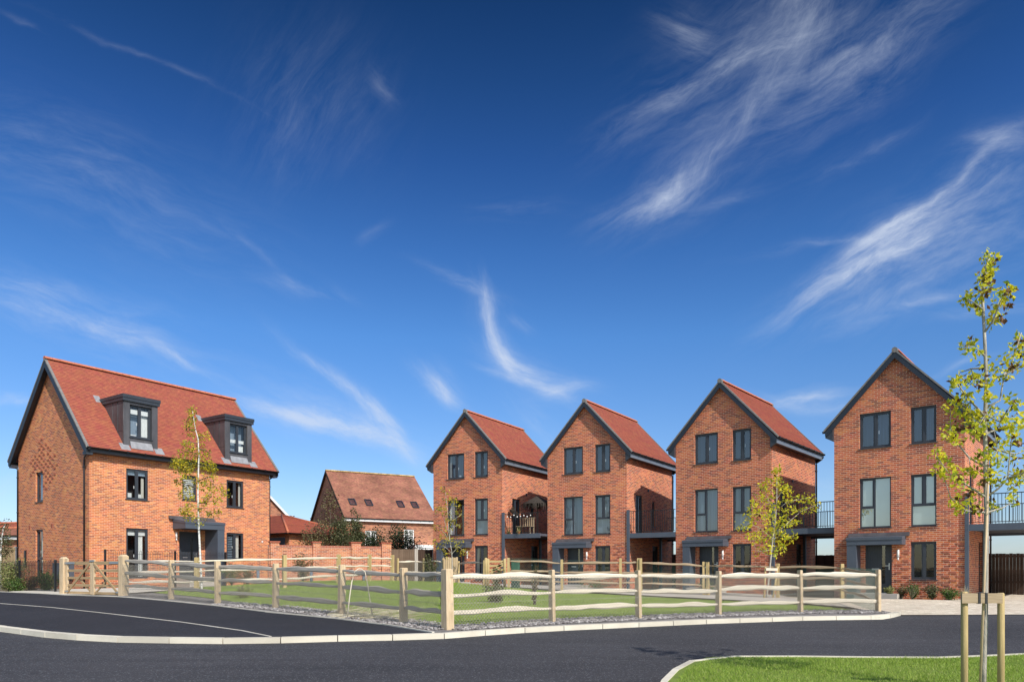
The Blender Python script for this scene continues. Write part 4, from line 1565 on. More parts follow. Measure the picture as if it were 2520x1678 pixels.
def build_trees():
    # large staked tree at the right
    cT = cropmap(2280, 600, 2.375)
    tr = [(2421, 1640), (2424, 1560), (2426, 1420), (2427, 1260)] + cT([(345, 1300), (343, 1000), (350, 800), (342, 600), (333, 420), (326, 300), (345, 150), (372, 60)])
    br = [cT([(345, 725), (260, 730), (190, 755)]), cT([(343, 1010), (260, 920), (205, 850), (170, 790)]), cT([(345, 1300), (250, 1250), (180, 1165), (140, 1070)]),
          cT([(345, 1480), (230, 1405), (130, 1340), (60, 1240)]), cT([(343, 1570), (230, 1560), (140, 1480), (105, 1370)]), cT([(365, 960), (430, 915), (455, 760), (500, 700), (555, 520)]),
          cT([(350, 1300), (415, 1280), (415, 1200), (395, 1090)]), cT([(348, 1480), (420, 1430), (475, 1370), (490, 1200), (505, 1080)]), cT([(343, 660), (300, 615), (225, 590)]),
          cT([(338, 520), (390, 450), (430, 340), (490, 260)]), cT([(330, 385), (250, 325)]), cT([(348, 1000), (430, 1040), (500, 930)]), cT([(345, 1110), (470, 1060), (560, 1040)]), cT([(350, 1570), (450, 1540), (480, 1520)]),
          cT([(475, 1370), (560, 1340), (640, 1290)]), cT([(345, 1190), (520, 1230), (640, 1180)]), cT([(455, 760), (600, 690), (680, 620)])]
    cl = cT([(170, 800), (195, 820), (230, 900), (240, 785), (150, 1060), (130, 1110), (175, 1140), (140, 960), (180, 930), (200, 960), (60, 1225), (85, 1265), (80, 1330), (150, 1335), (195, 1400), (170, 1500), (205, 1540),
             (350, 870), (335, 1040), (300, 1000), (265, 1080), (340, 790), (290, 780), (460, 690), (500, 640), (540, 560), (545, 700), (545, 620), (430, 1150), (420, 1050), (465, 1000), (500, 930), (490, 1080), (515, 1050), (510, 1140),
             (500, 1250), (480, 1370), (535, 1340), (515, 1420), (490, 1490), (230, 600), (255, 580), (295, 635), (380, 440), (405, 420), (430, 340), (460, 300), (485, 265), (235, 320), (275, 340), (300, 370), (345, 230), (335, 255), (350, 180), (362, 120), (375, 70), (330, 200), (350, 290),
             (335, 1330), (375, 1350), (300, 1430), (260, 1320), (385, 1540), (280, 1525), (400, 1390), (440, 770), (380, 970), (300, 1090), (390, 1240), (320, 1240), (560, 1040), (640, 1290), (640, 1180), (600, 1230), (680, 620), (600, 680), (580, 1340), (250, 1000), (440, 1250), (360, 730)])
    bx, by = (2419 - CX) / F * 7.0, 7.0
    px_tree('staked_tree', 'slender young tree with yellow green and brown leaves on the right verge, nearest the camera', 'tree', (bx, by, gz(bx, by) + 0.03), tr, 7.0, br, cl, 0.026, 0.052, M['leaf_y'], M['bark'], 33, 0.082, 0.42, brown=0.22, taper=0.35)
    # its stakes
    for stk, lab in ((0, None),):
        pa, pb = at(2373, 1455, 6.9), at(2463, 1458, 6.9)
        g = gz(pa.x, 6.9) + 0.0
        so = empty('tree_stake', (pa.x, 6.9, g), 0, 'pair of round timber stakes with a crossbar holding the big right-hand tree', 'tree stake')
        for (p, zt) in ((pa, pa.z), (pb, pb.z)):
            mb = MB()
            x = p.x - pa.x
            mb.tube([(x, 0, -0.3), (x + 0.002, 0, 0.5), (x, 0, zt - g - 0.012), (x, 0, zt - g)], [0.031, 0.030, 0.030, 0.024], 14)
            mb.build('post', M['post_n'], so)
        c0, c1 = at(2359, 1469, 6.9), at(2458, 1480, 6.9)
        mb = MB()
        z0, z1 = c0.z - g - 0.055, c0.z - g + 0.045
        mb.box(c0.x - pa.x, c1.x - pa.x, -0.055, -0.031, z0, z1 - 0.005)
        mb.build('crossbar', M['rail_m'], so)
        for q in (2401, 2418):
            mb = MB()
            u = at(q, 1470, 6.9).x - pa.x
            mb.box(u - 0.011, u + 0.011, -0.060, -0.026, z0 - 0.004, z1 - 0.001)
            mb.build('strap', M['rubber'], so)
    # bamboo cane strapped to the trunk
    mb = MB()
    c0, c1 = at(2412, 1690, 6.93), at(2433, 1150, 6.93)
    mb.tube([c0 - c0, (c1 - c0) * 0.5, c1 - c0], [0.012, 0.012, 0.010], 8)
    cane = mb.build('support_cane', M['post'], None, c0)
    tag(cane, 'pale straight cane tied up against the big right-hand tree trunk', 'cane')

    # tree by the third house
    cD = cropmap(1640, 1180, 5.227)
    tr = cD([(1300, 1420), (1320, 1250), (1345, 980), (1370, 750), (1405, 500), (1420, 200), (1420, 20), (1425, -140)])
    br = [cD([(1350, 980), (1280, 960), (1180, 920)]), cD([(1370, 760), (1200, 620), (1060, 560), (940, 590)]), cD([(1372, 740), (1600, 520), (1740, 400), (1920, 330)]), cD([(1368, 770), (1450, 720), (1640, 720)]),
          cD([(1405, 500), (1280, 450), (1060, 420)]), cD([(1412, 400), (1560, 280), (1860, 230)]), cD([(1400, 480), (1330, 300), (1250, 110)]), cD([(1352, 900), (1230, 920), (1150, 915)]), cD([(1360, 850), (1500, 870)]), cD([(1418, 250), (1500, 130), (1560, 60)]), cD([(1370, 740), (1500, 600), (1690, 540)])]
    cl = cD([(940, 590), (1010, 600), (1080, 560), (1060, 430), (1130, 440), (1110, 500), (1230, 110), (1260, 60), (1210, 160), (1290, 130), (1330, 220), (1390, 90), (1350, 30), (1420, 0), (1430, -60), (1400, -110), (1450, -130), (1480, 60), (1540, 120), (1580, 140), (1510, 100), (1470, 160),
             (1140, 280), (1180, 320), (1110, 360), (1230, 230), (1280, 300), (1330, 470), (1270, 500), (1200, 400), (1400, 560), (1480, 460), (1540, 430), (1600, 330), (1640, 380), (1560, 230), (1690, 240), (1780, 240), (1860, 230), (1730, 400), (1820, 370), (1920, 340), (1690, 530), (1600, 570), (1540, 580), (1640, 720), (1590, 760), (1540, 740), (1460, 640), (1500, 680),
             (1080, 720), (1120, 770), (1170, 700), (1240, 640), (1290, 720), (1330, 760), (1350, 690), (1440, 830), (1500, 860), (1480, 910), (1340, 900), (1260, 900), (1180, 920), (1390, 960), (1300, 600), (1430, 740), (1410, 640), (1370, 860), (1300, 860), (1200, 780), (1530, 520), (1440, 300), (1370, 350), (1310, 400)])
    g = gpt(1887, 1472)
    y3 = 26.6
    b3 = Vector(((1886 - CX) / F * y3, y3, gz((1886 - CX) / F * y3, y3) + 0.05))
    px_tree('staked_tree', 'small bushy yellow green tree staked in front of the third gabled house', 'tree', b3, tr, y3, br, cl, 0.035, 0.11, M['leaf_y'], M['bark'], 26, 0.21, 0.7)
    so = empty('tree_stake', b3, 0, 'two pale timber stakes with crossbar at the tree by the third gabled house', 'tree stake')
    for (pxa, pya, pxb, pyb) in ((1880, 1473, 1884, 1394), (1901, 1473, 1914, 1393)):
        a_, c_ = at(pxa, pya, y3), at(pxb, pyb, y3)
        mb = MB()
        mb.tube([a_ - b3 - Vector((0, 0, 0.1)), c_ - b3], 0.033, 8)
        mb.build('post', M['post_n'], so)
    a_, c_ = at(1884, 1400, y3), at(1912, 1401, y3)
    mb = MB()
    mb.beam(a_ - b3 + Vector((0, -0.05, 0)), c_ - b3 + Vector((0, -0.05, 0)), 0.03, 0.1)
    mb.build('crossbar', M['rail_c'], so)

    # birch in front of the left house
    cI = cropmap(290, 1120, 5.227)
    cB = cropmap(230, 940, 5.01)
    y1 = 26.0
    tr = [(496, 1440)] + cI([(1070, 1500), (1050, 1100), (1040, 900), (1030, 500), (1040, 60)]) + cB([(1300, 900), (1290, 700), (1262, 600), (1240, 480), (1220, 350)])
    br = [cI([(1045, 900), (1110, 870), (1180, 760), (1290, 710)]), cI([(1042, 900), (960, 840), (880, 720)]), cI([(1034, 620), (1150, 600), (1270, 580), (1390, 490)]), cI([(1032, 600), (940, 560), (840, 520)]), cI([(1032, 420), (880, 380), (760, 330)]),
          cI([(1034, 330), (1130, 290), (1230, 280)]), cI([(1036, 200), (880, 150), (730, 60)]), cI([(1038, 150), (1180, 120), (1230, 100)]), cB([(1300, 900), (1180, 850), (1100, 870)]), cB([(1297, 820), (1380, 840), (1440, 880)]), cB([(1285, 690), (1380, 665)]), cB([(1290, 760), (1200, 740), (1130, 760)]), cB([(1255, 590), (1180, 600)])]
    cl = cB([(1210, 350), (1230, 390), (1200, 500), (1245, 520), (1180, 560), (1165, 615), (1230, 640), (1380, 665), (1320, 690), (1130, 760), (1200, 765), (1180, 850), (1340, 800), (1100, 880), (1020, 950), (1150, 935), (1300, 930), (1400, 930), (1100, 1010), (1350, 1020), (1440, 1020), (1060, 1070), (1180, 1060), (1470, 1080), (1230, 980), (1270, 860), (1220, 440), (1000, 1000), (1080, 960), (1390, 860)]) + \
        cI([(760, 340), (870, 260), (1100, 290), (1230, 280), (1080, 380), (1150, 380), (1000, 330), (890, 380), (1220, 430), (1340, 440), (1385, 480), (900, 480), (950, 530), (830, 515), (1150, 530), (1270, 580), (1110, 600), (890, 690), (920, 650), (1070, 690), (840, 720), (1280, 720), (1180, 760), (950, 780), (1050, 840), (900, 770), (790, 90), (870, 110), (1160, 120), (1200, 170), (820, 180), (960, 130), (1090, 150), (900, 200)])
    b1 = Vector(((497 - CX) / F * y1, y1, gz((497 - CX) / F * y1, y1) + 0.04))
    px_tree('birch_tree', 'slim birch with white trunk and yellow leaves in front of the detached left house', 'tree', b1, tr, y1, br, cl, 0.045, 0.085, M['leaf_birch'], M['birch'], 48, 0.21, 0.6, taper=0.2)

    # yellow tree in front of the farthest gabled house
    cO = cropmap(1040, 1180, 7.127)
    y5 = 34.5
    tr = cO([(520, 1700), (518, 1400), (510, 1250), (480, 1100), (460, 900), (440, 600), (420, 400), (400, 220)])
    br = [cO([(480, 1100), (400, 960), (300, 840), (230, 820)]), cO([(465, 950), (420, 850), (330, 530), (240, 530)]), cO([(450, 800), (560, 690), (690, 600)]), cO([(440, 620), (540, 450), (620, 470)]), cO([(515, 1300), (620, 1180), (740, 1240)]), cO([(515, 1290), (400, 1180), (250, 1130)]), cO([(500, 1200), (600, 1080), (690, 1090)]), cO([(460, 900), (560, 820), (650, 790)])]
    cl = cO([(410, 210), (360, 190), (450, 340), (400, 360), (440, 430), (540, 350), (620, 470), (570, 400), (590, 570), (690, 600), (350, 500), (250, 530), (420, 600), (440, 720), (560, 690), (540, 740), (640, 800), (510, 850), (230, 820), (280, 840), (370, 900), (380, 980), (330, 1010), (450, 950), (240, 1070), (240, 1140), (400, 1100), (450, 1060), (580, 1070), (620, 1150), (330, 1180), (350, 1250), (420, 1300), (600, 1200), (680, 1100), (720, 1250), (770, 1250), (690, 1290), (390, 560), (300, 490)])
    b5 = Vector(((1113 - CX) / F * y5, y5, gz((1113 - CX) / F * y5, y5)))
    px_tree('young_tree', 'thin young tree with golden leaves in front of the farthest gabled house', 'tree', b5, tr, y5, br, cl, 0.035, 0.10, M['leaf_o'], M['bark'], 20, 0.20, 0.6)

    # slender olive tree and bushes behind the garden wall
    cC = cropmap(600, 1060, 3.734)
    y6 = 45.0
    tr = cC([(800, 1100), (800, 900), (795, 720), (785, 560)])
    br = [cC([(797, 850), (740, 740), (720, 690)]), cC([(797, 800), (850, 720)]), cC([(798, 900), (860, 830)]), cC([(798, 900), (720, 850)])]
    cl = cC([(785, 560), (770, 580), (800, 590), (750, 640), (790, 640), (830, 610), (740, 690), (780, 700), (820, 680), (850, 720), (730, 750), (790, 760), (840, 780), (760, 800), (820, 830), (720, 850), (860, 850), (770, 870), (680, 880)])
    b6 = Vector(((814 - CX) / F * y6, y6, gz((814 - CX) / F * y6, y6)))
    px_tree('slender_tree', 'slender olive brown tree rising behind the garden wall before the brown-roofed house', 'tree', b6, tr, y6, br, cl, 0.04, 0.13, M['leaf_r'], M['twig'], 34, 0.32, 0.5)
    for (px, pyt, w, lm, lab, y) in ((792, 1299, 2.6, 'leaf_r', 'russet bush rising behind the left part of the garden wall', 43.5), (838, 1284, 1.9, 'leaf_m', 'taller olive bush behind the middle of the garden wall', 43.0), (874, 1270, 1.1, 'leaf_m', 'tallest olive bush behind the garden wall, left of a white window', 44.5), (925, 1310, 1.9, 'leaf_d', 'low dark green bush above the right end of the garden wall', 43.0)):
        p = at(px, pyt, y)
        g = gz(p.x, y)
        shrub('bush', lab, 'bush', (p.x, y, g), (p.z - g) * 1.14, w, lm, 7000, 0.11, 22, 'bushes behind the garden wall', dense=1.15)
    p = at(990, 1292, 46)
    g = gz(p.x, 46)
    shrub('bush', 'large round dark bush above the brown board fence', 'bush', (p.x, 46, g), (p.z - g) * 1.05, 2.4, 'leaf_d', 6000, 0.12, 26, dense=1.2)

    # planting inside the fenced green and by the houses
    P_ = [(1064, 1356, 33.5, 0.9, 'leaf_m', 500, 'tall grey green shrub beside the timber screen at the back of the lawn', 1.0),
          (1221, 1389, 28.0, 0.75, 'leaf_m', 300, 'loose leggy shrub by the small gate at the back of the lawn', 1.0),
          (1218, 1440, 21.5, 0.95, 'leaf_m', 420, 'low spreading shrub on the lawn behind the first rail bay right of the corner post', 1.0),
          (1315, 1377, 21.0, 0.34, 'leaf_r', 150, 'thin upright shrub on the lawn with two leafy tips', 0.8),
          (601, 1440, 22.0, 0.55, 'leaf_v', 260, 'small pale shrub on the lawn behind the left rails', 1.0),
          (746, 1361, 31.5, 1.25, 'leaf_r', 700, 'russet shrub standing against the garden brick wall', 1.0),
          (570, 1381, 29.5, 0.9, 'leaf_g', 420, 'green climbing shrub under the right ground window of the detached house', 1.0),
          (610, 1392, 30.0, 0.9, 'leaf_m', 420, 'olive shrub beside the grey bollards at the end of the detached house', 1.0),
          (1090, 1450, 20.0, 0.30, 'leaf_r', 120, 'spindly dry shrub on the lawn just left of the corner post', 0.8)]
    for (px, pyt, y, w, lm, n, lab, de) in P_:
        p = at(px, pyt, y)
        g = gz(p.x, y) + 0.04
        shrub('shrub', lab, 'shrub', (p.x, y, g), p.z - g, w, lm, n * 2, 0.07, 10, 'shrubs planted around the green', dense=de)
    # bed behind the left railings
    for (px, pyt, y, w, lm, n, lab) in ((22, 1372, 28.5, 1.3, 'leaf_v', 1100, 'tall pale variegated hedge shrub behind the left railings'), (40, 1420, 27.8, 0.7, 'leaf_g', 420, 'bright green low shrub at the foot of the left downpipe'), (76, 1415, 28.2, 0.9, 'leaf_r', 420, 'low reddish shrub behind the railings under the side window'), (116, 1402, 28.2, 0.9, 'leaf_g', 700, 'round glossy green shrub behind the railings, left of the field gate')):
        p = at(px, pyt, y)
        g = gz(p.x, y) + 0.02
        shrub('shrub', lab, 'shrub', (p.x, y, g), p.z - g, w, lm, n * 3, 0.06, 14, 'shrubs behind the left railings', dense=1.2)
    # bed at the foot of the nearest gabled house
    for (px, pyt, w, lm, n, lab, hh) in ((2190, 1453, 0.45, 'leaf_v', 300, 'pale grassy tuft beside the front door of the nearest gabled house', 0.35), (2218, 1451, 0.45, 'leaf_r', 260, 'brown and green tuft under the door lamp of the nearest gabled house', 0.38), (2246, 1450, 0.5, 'leaf_g', 420, 'green leafy clump under the window left side of the nearest gabled house', 0.42), (2294, 1449, 0.6, 'leaf_m', 420, 'grey green cushion plant below the window of the nearest gabled house', 0.40), (2338, 1456, 0.6, 'leaf_g', 460, 'low dark green plant at the right corner of the nearest gabled house', 0.34)):
        y = 27.6 - (px - 2190) * 0.011
        x = (px - CX) / F * y
        shrub('bedding_plant', lab, 'plant', (x, y, gz(x, y) + 0.03), hh * 1.3, w, lm, n * 2, 0.06, 12, 'plants in the bed of the nearest gabled house', dense=1.1)
    for (px, lab, h, y) in ((2372, 'straw coloured ornamental grass leaning out at the corner of the nearest gabled house', 0.75, 25.3), (2243, 'fine straw coloured grass in front of the brick below the nearest ground window', 0.7, 26.9)):
        x = (px - CX) / F * y
        g = gz(x, y)
        root = empty('ornamental_grass', (x, y, g), 0, lab, 'grass plant')
        V = []
        for i in range(120):
            a = R.uniform(0, 6.28)
            l = h * R.uniform(0.6, 1.1)
            sp = R.uniform(0.1, 0.6) * l
            t = Vector((math.cos(a) * sp + 0.15 * l, math.sin(a) * sp, l * 0.8))
            s = Vector((-math.sin(a), math.cos(a), 0)) * 0.006
            V += [-s, s, t]
        fast_mesh('blades', np.array([tuple(q) for q in V]), 3, M['straw'], root)
    # dark green low planting in front of second and third houses
    for (px, y, lab) in ((1470, 33.2, 'low green planting strip in front of the second gabled house'), (1745, 30.2, 'low green planting strip in front of the third gabled house')):
        x = (px - CX) / F * y
        shrub('bedding_plant', lab, 'plant', (x, y, gz(x, y) + 0.02), 0.42, 2.0, 'leaf_g', 900, 0.06, 26, dense=0.6)


# ------------------------------------------------------------------ fences
def cleft_rail(mb, p0, p1, h, t, seed, wob=0.035):
    sd = random.Random(seed)
    p0, p1 = Vector(p0), Vector(p1)
    d = (p1 - p0)
    L = d.length
    d.normalize()
    s = d.cross(Vector((0, 0, 1))).normalized()
    n = max(8, int(L / 0.14))
    a1, a2, f1, f2 = sd.uniform(-1, 1), sd.uniform(-1, 1), sd.uniform(0, 6), sd.uniform(0, 6)
    rings = []
    bow = sd.uniform(-0.2, 1.0) * wob
    for i in range(n + 1):
        q = i / n
        c = p0 + d * L * q
        e = math.sin(math.pi * q)
        c = c + Vector((0, 0, bow * e + wob * 0.5 * (a1 * math.sin(q * 9 + f1) + a2 * math.sin(q * 17 + f2) * 0.5) * min(1, e * 2.5)))
        c = c + s * (wob * 0.35 * math.sin(q * 7 + f2) * e)
        taper = 0.5 + 0.5 * min(1, min(q, 1 - q) / 0.30) ** 0.8
        hh = h * taper * (1 + 0.17 * math.sin(q * 11 + f2) + sd.uniform(-0.11, 0.11))
        tt = t * taper * (1 + sd.uniform(-0.1, 0.1))
        tw = 0.25 * math.sin(q * 5 + f1)
        ring = []
        for (x, z) in ((-0.5, -0.32), (0.0, -0.52), (0.5, -0.3), (0.46, 0.3), (0.06, 0.52), (-0.5, 0.36)):
            xx, zz = x * tt, z * hh
            ring.append(c + s * (xx * math.cos(tw) - zz * math.sin(tw) * 0.3) + Vector((0, 0, zz * math.cos(tw) + xx * math.sin(tw))))
        rings.append((ring, L * q))
    b = len(mb.v)
    m = 6
    for ring, _ in rings:
        mb.v += [tuple(p) for p in ring]
    for i in range(n):
        for k in range(m):
            k2 = (k + 1) % m
            mb.f.append((b + i * m + k, b + (i + 1) * m + k, b + (i + 1) * m + k2, b + i * m + k2))
            l0, l1 = rings[i][1] + seed * 0.37, rings[i + 1][1] + seed * 0.37
            mb.uv.append([(l0, k * 0.05), (l1, k * 0.05), (l1, k * 0.05 + 0.05), (l0, k * 0.05 + 0.05)])
            mb.mi.append(0)
            mb.sm.append(k in (0, 3))
    mb.f.append(tuple(b + k for k in range(m)))
    mb.f.append(tuple(b + n * m + k for k in reversed(range(m))))
    for _ in (0, 1):
        mb.uv.append([(0, 0)] * m)
        mb.mi.append(0)
        mb.sm.append(False)


def fence_post(par, base, p, h, d2, w=0.08, dep=0.13, mat='post', below=0.4, bevel=0.012, lean=0.0):
    """post with chamfered weathered top; d2 = direction along the fence"""
    d = Vector((d2[0], d2[1], 0)).normalized()
    s = Vector((-d.y, d.x, 0))
    c = Vector(p) - base
    mb = MB()
    sd = random.Random(int(p[0] * 1000) + int(p[1] * 77))
    l1, l2 = sd.uniform(-0.02, 0.02), sd.uniform(-0.02, 0.02)

    def ring(z, k, sk=0.0):
        o = c + Vector((0, 0, z)) + d * l1 * (z / h) + s * l2 * (z / h)
        return [o - d * w / 2 * k - s * dep / 2 * k, o + d * w / 2 * k - s * dep / 2 * k, o + d * w / 2 * k + s * dep / 2 * k, o - d * w / 2 * k + s * dep / 2 * k]
    zs = [(-below, 1.05), (h * 0.33, 1.0 + sd.uniform(-.05, .05)), (h * 0.66, 1.0 + sd.uniform(-.05, .05)), (h - 0.015, 0.97), (h, 0.80)]
    rs = [ring(z, k) for z, k in zs]
    b = len(mb.v)
    for r in rs:
        mb.v += [tuple(q) for q in r]
    for i in range(len(rs) - 1):
        for k in range(4):
            k2 = (k + 1) % 4
            mb.f.append((b + i * 4 + k, b + i * 4 + k2, b + (i + 1) * 4 + k2, b + (i + 1) * 4 + k))
            o = sd.random()
            mb.uv.append([(zs[i][0] + o * 3, k * .1), (zs[i][0] + o * 3, k * .1 + .1), (zs[i + 1][0] + o * 3, k * .1 + .1), (zs[i + 1][0] + o * 3, k * .1)])
            mb.mi.append(0)
            mb.sm.append(False)
    t = b + (len(rs) - 1) * 4
    mb.f.append((t, t + 1, t + 2, t + 3))
    mb.uv.append([(0, 0), (.1, 0), (.1, .1), (0, .1)])
    mb.mi.append(0)
    mb.sm.append(False)
    return mb.build('post', M[mat], par)


def netting(par, base, pts, h, off, mat, pitch=0.078, r=0.0021, z0=0.03):
    """chain-link: two families of diagonal wires following the fence line"""
    P = [Vector((p[0], p[1])) for p in pts]
    cum = [0]
    for a, b in zip(P[:-1], P[1:]):
        cum.append(cum[-1] + (b - a).length)
    T = cum[-1]
    if mat == "wire_g":
        r, pitch = 0.0018, 0.085
    gb = [p[2] for p in pts]

    def pos(s, z):
        s = min(max(s, 0), T)
        for i in range(len(P) - 1):
            if s <= cum[i + 1] or i == len(P) - 2:
                q = (s - cum[i]) / (cum[i + 1] - cum[i])
                a = P[i].lerp(P[i + 1], q)
                d = (P[i + 1] - P[i]).normalized()
                nn = Vector((d.y, -d.x))
                g = gb[i] + (gb[i + 1] - gb[i]) * q
                return Vector((a.x + nn.x * off, a.y + nn.y * off, g + z)) - base
    V = []
    n = int((T + h) / pitch)
    for sgn in (1, -1):
        for i in range(n + 1):
            s0 = i * pitch - (h if sgn > 0 else 0)
            pa = []
            for k in range(5):
                z = h * k / 4
                s = s0 + z if sgn > 0 else s0 - z + 0
                if 0 <= s <= T:
                    pa.append(pos(s, z0 + z))
            for a, b in zip(pa[:-1], pa[1:]):
                d = (b - a).normalized()
                up = Vector((0, 0, 1))
                e = d.cross(up).normalized() * r
                f = d.cross(e).normalized() * r
                ring = [(e, ), (f, )]
                c = [e + f, e - f, -e - f, -e + f]
                for k in range(4):
                    k2 = (k + 1) % 4
                    V += [a + c[k], a + c[k2], b + c[k2], b + c[k]]
    # line wires
    for z in (z0 + h, z0 + h * 0.5, z0):
        step = int(T / 0.5) + 1
        for i in range(step):
            a, b = pos(T * i / step, z), pos(T * (i + 1) / step, z)
            e = Vector((0, 0, r * 1.2))
            f = (b - a).normalized().cross(Vector((0, 0, 1))) * r * 1.2
            c = [e + f, e - f, -e - f, -e + f]
            for k in range(4):
                k2 = (k + 1) % 4
                V += [a + c[k], a + c[k2], b + c[k2], b + c[k]]
    return fast_mesh('wire_netting', np.array([tuple(v) for v in V]), 4, M[mat], par)


def rail_fence(label, posts, rmat, pmat, net=None, noff=0.085, w=0.08, dep=0.13, rh=0.095, rt=0.055, skip=(), first_post=True, last_post=True, seed=0, group='post and rail fences around the green', frac=(0.88, 0.58, 0.285), big_last=None):
    """posts: (Vector base, height)"""
    base = Vector(posts[0][0])
    root = empty('post_and_rail_fence', base, 0, label, 'fence', group)
    n = len(posts)
    for i, (p, h) in enumerate(posts):
        a, b = posts[max(i - 1, 0)][0], posts[min(i + 1, n - 1)][0]
        if (i == 0 and not first_post) or (i == n - 1 and not last_post):
            continue
        ww, dd = (w, dep)
        if big_last and i == n - 1:
            ww, dd = big_last
        fence_post(root, base, p, h, (b - a), ww, dd, pmat)
    for i in range(n - 1):
        if i in skip:
            continue
        (p, hp), (q, hq) = posts[i], posts[i + 1]
        for k, f in enumerate(frac):
            mb = MB()
            sd = seed * 100 + i * 10 + k
            j = random.Random(sd)
            cleft_rail(mb, p - base + Vector((0, 0, hp * f + j.uniform(-.02, .02))), q - base + Vector((0, 0, hq * f + j.uniform(-.02, .02))), rh * j.uniform(0.85, 1.2), rt, sd)
            mb.build('rail', M[rmat], root)
    if net:
        netting(root, base, [(p.x, p.y, gz(p.x, p.y)) for p, h in posts], net[1], noff, net[0])
    return root


def build_fences():
    topsL = [1366, 1377, 1380.5, 1385.5, 1389, 1396.5, 1399.6]
    L = []
    for (px, py), t in zip(FRONT_L, topsL):
        p = gpt(px, py)
        L.append((p, CAMZ + (HY - t) / F * p.y - p.z))
    rail_fence('weathered grey post and rail fence with netting, from field gate to corner post', L, 'rail_g', 'post', ('wire', 1.02), w=0.09, dep=0.15, first_post=False, seed=1, rh=0.105, big_last=(0.18, 0.165))
    topsR = [1399.6, 1401, 1402.5, 1404.5, 1402.3, 1400.7]
    Rr = []
    for (px, py), t in zip(FRONT_R, topsR):
        p = gpt(px, py)
        Rr.append((p, CAMZ + (HY - t) / F * p.y - p.z))
    rail_fence('pale cream post and rail fence with netting along the kerb, right of the corner post', Rr, 'rail_c', 'post', ('wire', 1.02), w=0.075, dep=0.14, first_post=False, seed=2, rh=0.11)
    # rear fence
    spec = [(306, 26.6, 1373), (484, 25.5, 1371), (700, 26.0, 1365), (833, 29.0, 1364), (909, 31.8, 1364), (965, 33.4, 1365)]

    def mk(spec):
        out = []
        for px, y, t in spec:
            x = (px - CX) / F * y
            p = Vector((x, y, gz(x, y)))
            out.append((p, CAMZ + (HY - t) / F * y - p.z))
        return out
    rail_fence('pale post and rail fence before the detached house and garden wall', mk(spec), 'rail_c', 'post_n', None, w=0.13, dep=0.13, first_post=False, seed=3, rh=0.08)
    rail_fence('short post and rail fence in front of the brown board fence', mk([(978, 35.5, 1373), (1042, 36.6, 1373), (1092, 36.2, 1373)]), 'rail_c', 'post_n', ('wire_g', 0.95), w=0.09, dep=0.09, seed=4, rh=0.07, frac=(0.85, 0.42))
    rail_fence('short two-rail fence between the timber screen and the small gate', mk([(1128.5, 36.0, 1380), (1190, 33.2, 1378)]), 'rail_g', 'post_n', None, w=0.08, dep=0.08, seed=5, rh=0.075, frac=(0.88, 0.45))
    rail_fence('brown post and rail fence with green netting in front of the second gabled house', mk([(1252, 30.0, 1372), (1383, 29.7, 1376), (1527, 29.2, 1373), (1570, 29.0, 1373)]), 'rail_m', 'post_n', ('wire_g', 1.25), w=0.10, dep=0.10, seed=6, rh=0.08, noff=-0.08)
    rail_fence('bowed brown rails on treated posts before the porch of the third gabled house', mk([(1578, 28.9, 1373), (1732, 28.3, 1381.5)]), 'rail_m', 'post_n', ('wire_g', 1.15), w=0.10, dep=0.10, seed=7, rh=0.085, noff=-0.08)
    E = Rr[-1][0] + Vector((-0.02, 0.14, 0))
    sp = mk([(1742, 28.2, 1382), (1914, 26.7, 1386), (2072, 25.0, 1386.6)]) + [(E, Rr[-1][1])]
    rail_fence('brown post and rail fence with green netting running to the right end post', sp, 'rail_m', 'post_n', ('wire_g', 1.15), w=0.11, dep=0.11, seed=8, rh=0.08, last_post=False, noff=-0.08)
    # small gate leaf at the back of the green
    y = 32.0
    b = at(1193, 1440, y)
    b.z = gz(b.x, y)
    go = empty('field_gate', b, 0, 'small treated timber gate at the back of the green, before the farthest gabled house', 'gate')

    def q(px, py, yy=None):
        return at(px, py, yy or y) - b
    for (px, t) in ((1196, 1372), (1201, 1374), (1242, 1374)):
        mb = MB()
        p0, p1 = q(px, 1450), q(px, t)
        mb.tube([p0, p1 - Vector((0, 0, 0.03)), p1], [0.07, 0.07, 0.04], 8)
        mb.build('post', M['post_n'], go)
    for (pa, pb) in (((1203, 1381), (1240, 1381)), ((1203, 1392), (1240, 1391)), ((1203, 1402), (1240, 1401)), ((1203, 1413), (1240, 1413)), ((1204, 1413), (1239, 1383))):
        mb = MB()
        mb.beam(q(*pa), q(*pb), 0.04, 0.09)
        mb.build('bar', M['post_n'], go)
    # vertical timber screen
    y = 36.0
    s0, s1 = at(1091, 1371, y), at(1127, 1369, y)
    b = Vector((s0.x, y, gz(s0.x, y)))
    so = empty('timber_screen', b, 0, 'narrow screen of upright pale boards by the thin golden tree', 'fence')
    mb = MB()
    n = 7
    wd = (s1.x - s0.x) / n
    for i in range(n):
        mb.box(i * wd + 0.006, (i + 1) * wd - 0.006, 0, 0.025, -0.1, s0.z - b.z + R.uniform(-0.02, 0.02))
    mb.build('board_panel', M['fence_y'], so)
    mb = MB()
    mb.box(0, s1.x - s0.x, 0.026, 0.07, 0.25, 0.33)
    mb.box(0, s1.x - s0.x, 0.026, 0.07, 0.95, 1.03)
    mb.build('batten', M['fence_y'], so)
    # green cabinet by the small gate
    y = 30.9
    p = at(1258, 1376, y)
    g = gz(p.x, y)
    co = empty('utility_cabinet', (p.x, y, g), -0.4, 'small green utility cabinet behind the brown rail fence', 'cabinet')
    mb = MB()
    mb.box(0, 0.30, 0, 0.25, -0.1, p.z - g - 0.03)
    mb.build('body', M['cabinet'], co)
    mb = MB()
    mb.box(-0.02, 0.32, -0.02, 0.27, p.z - g - 0.028, p.z - g)
    mb.build('lid', M['cabinet'], co)
    mb = MB()
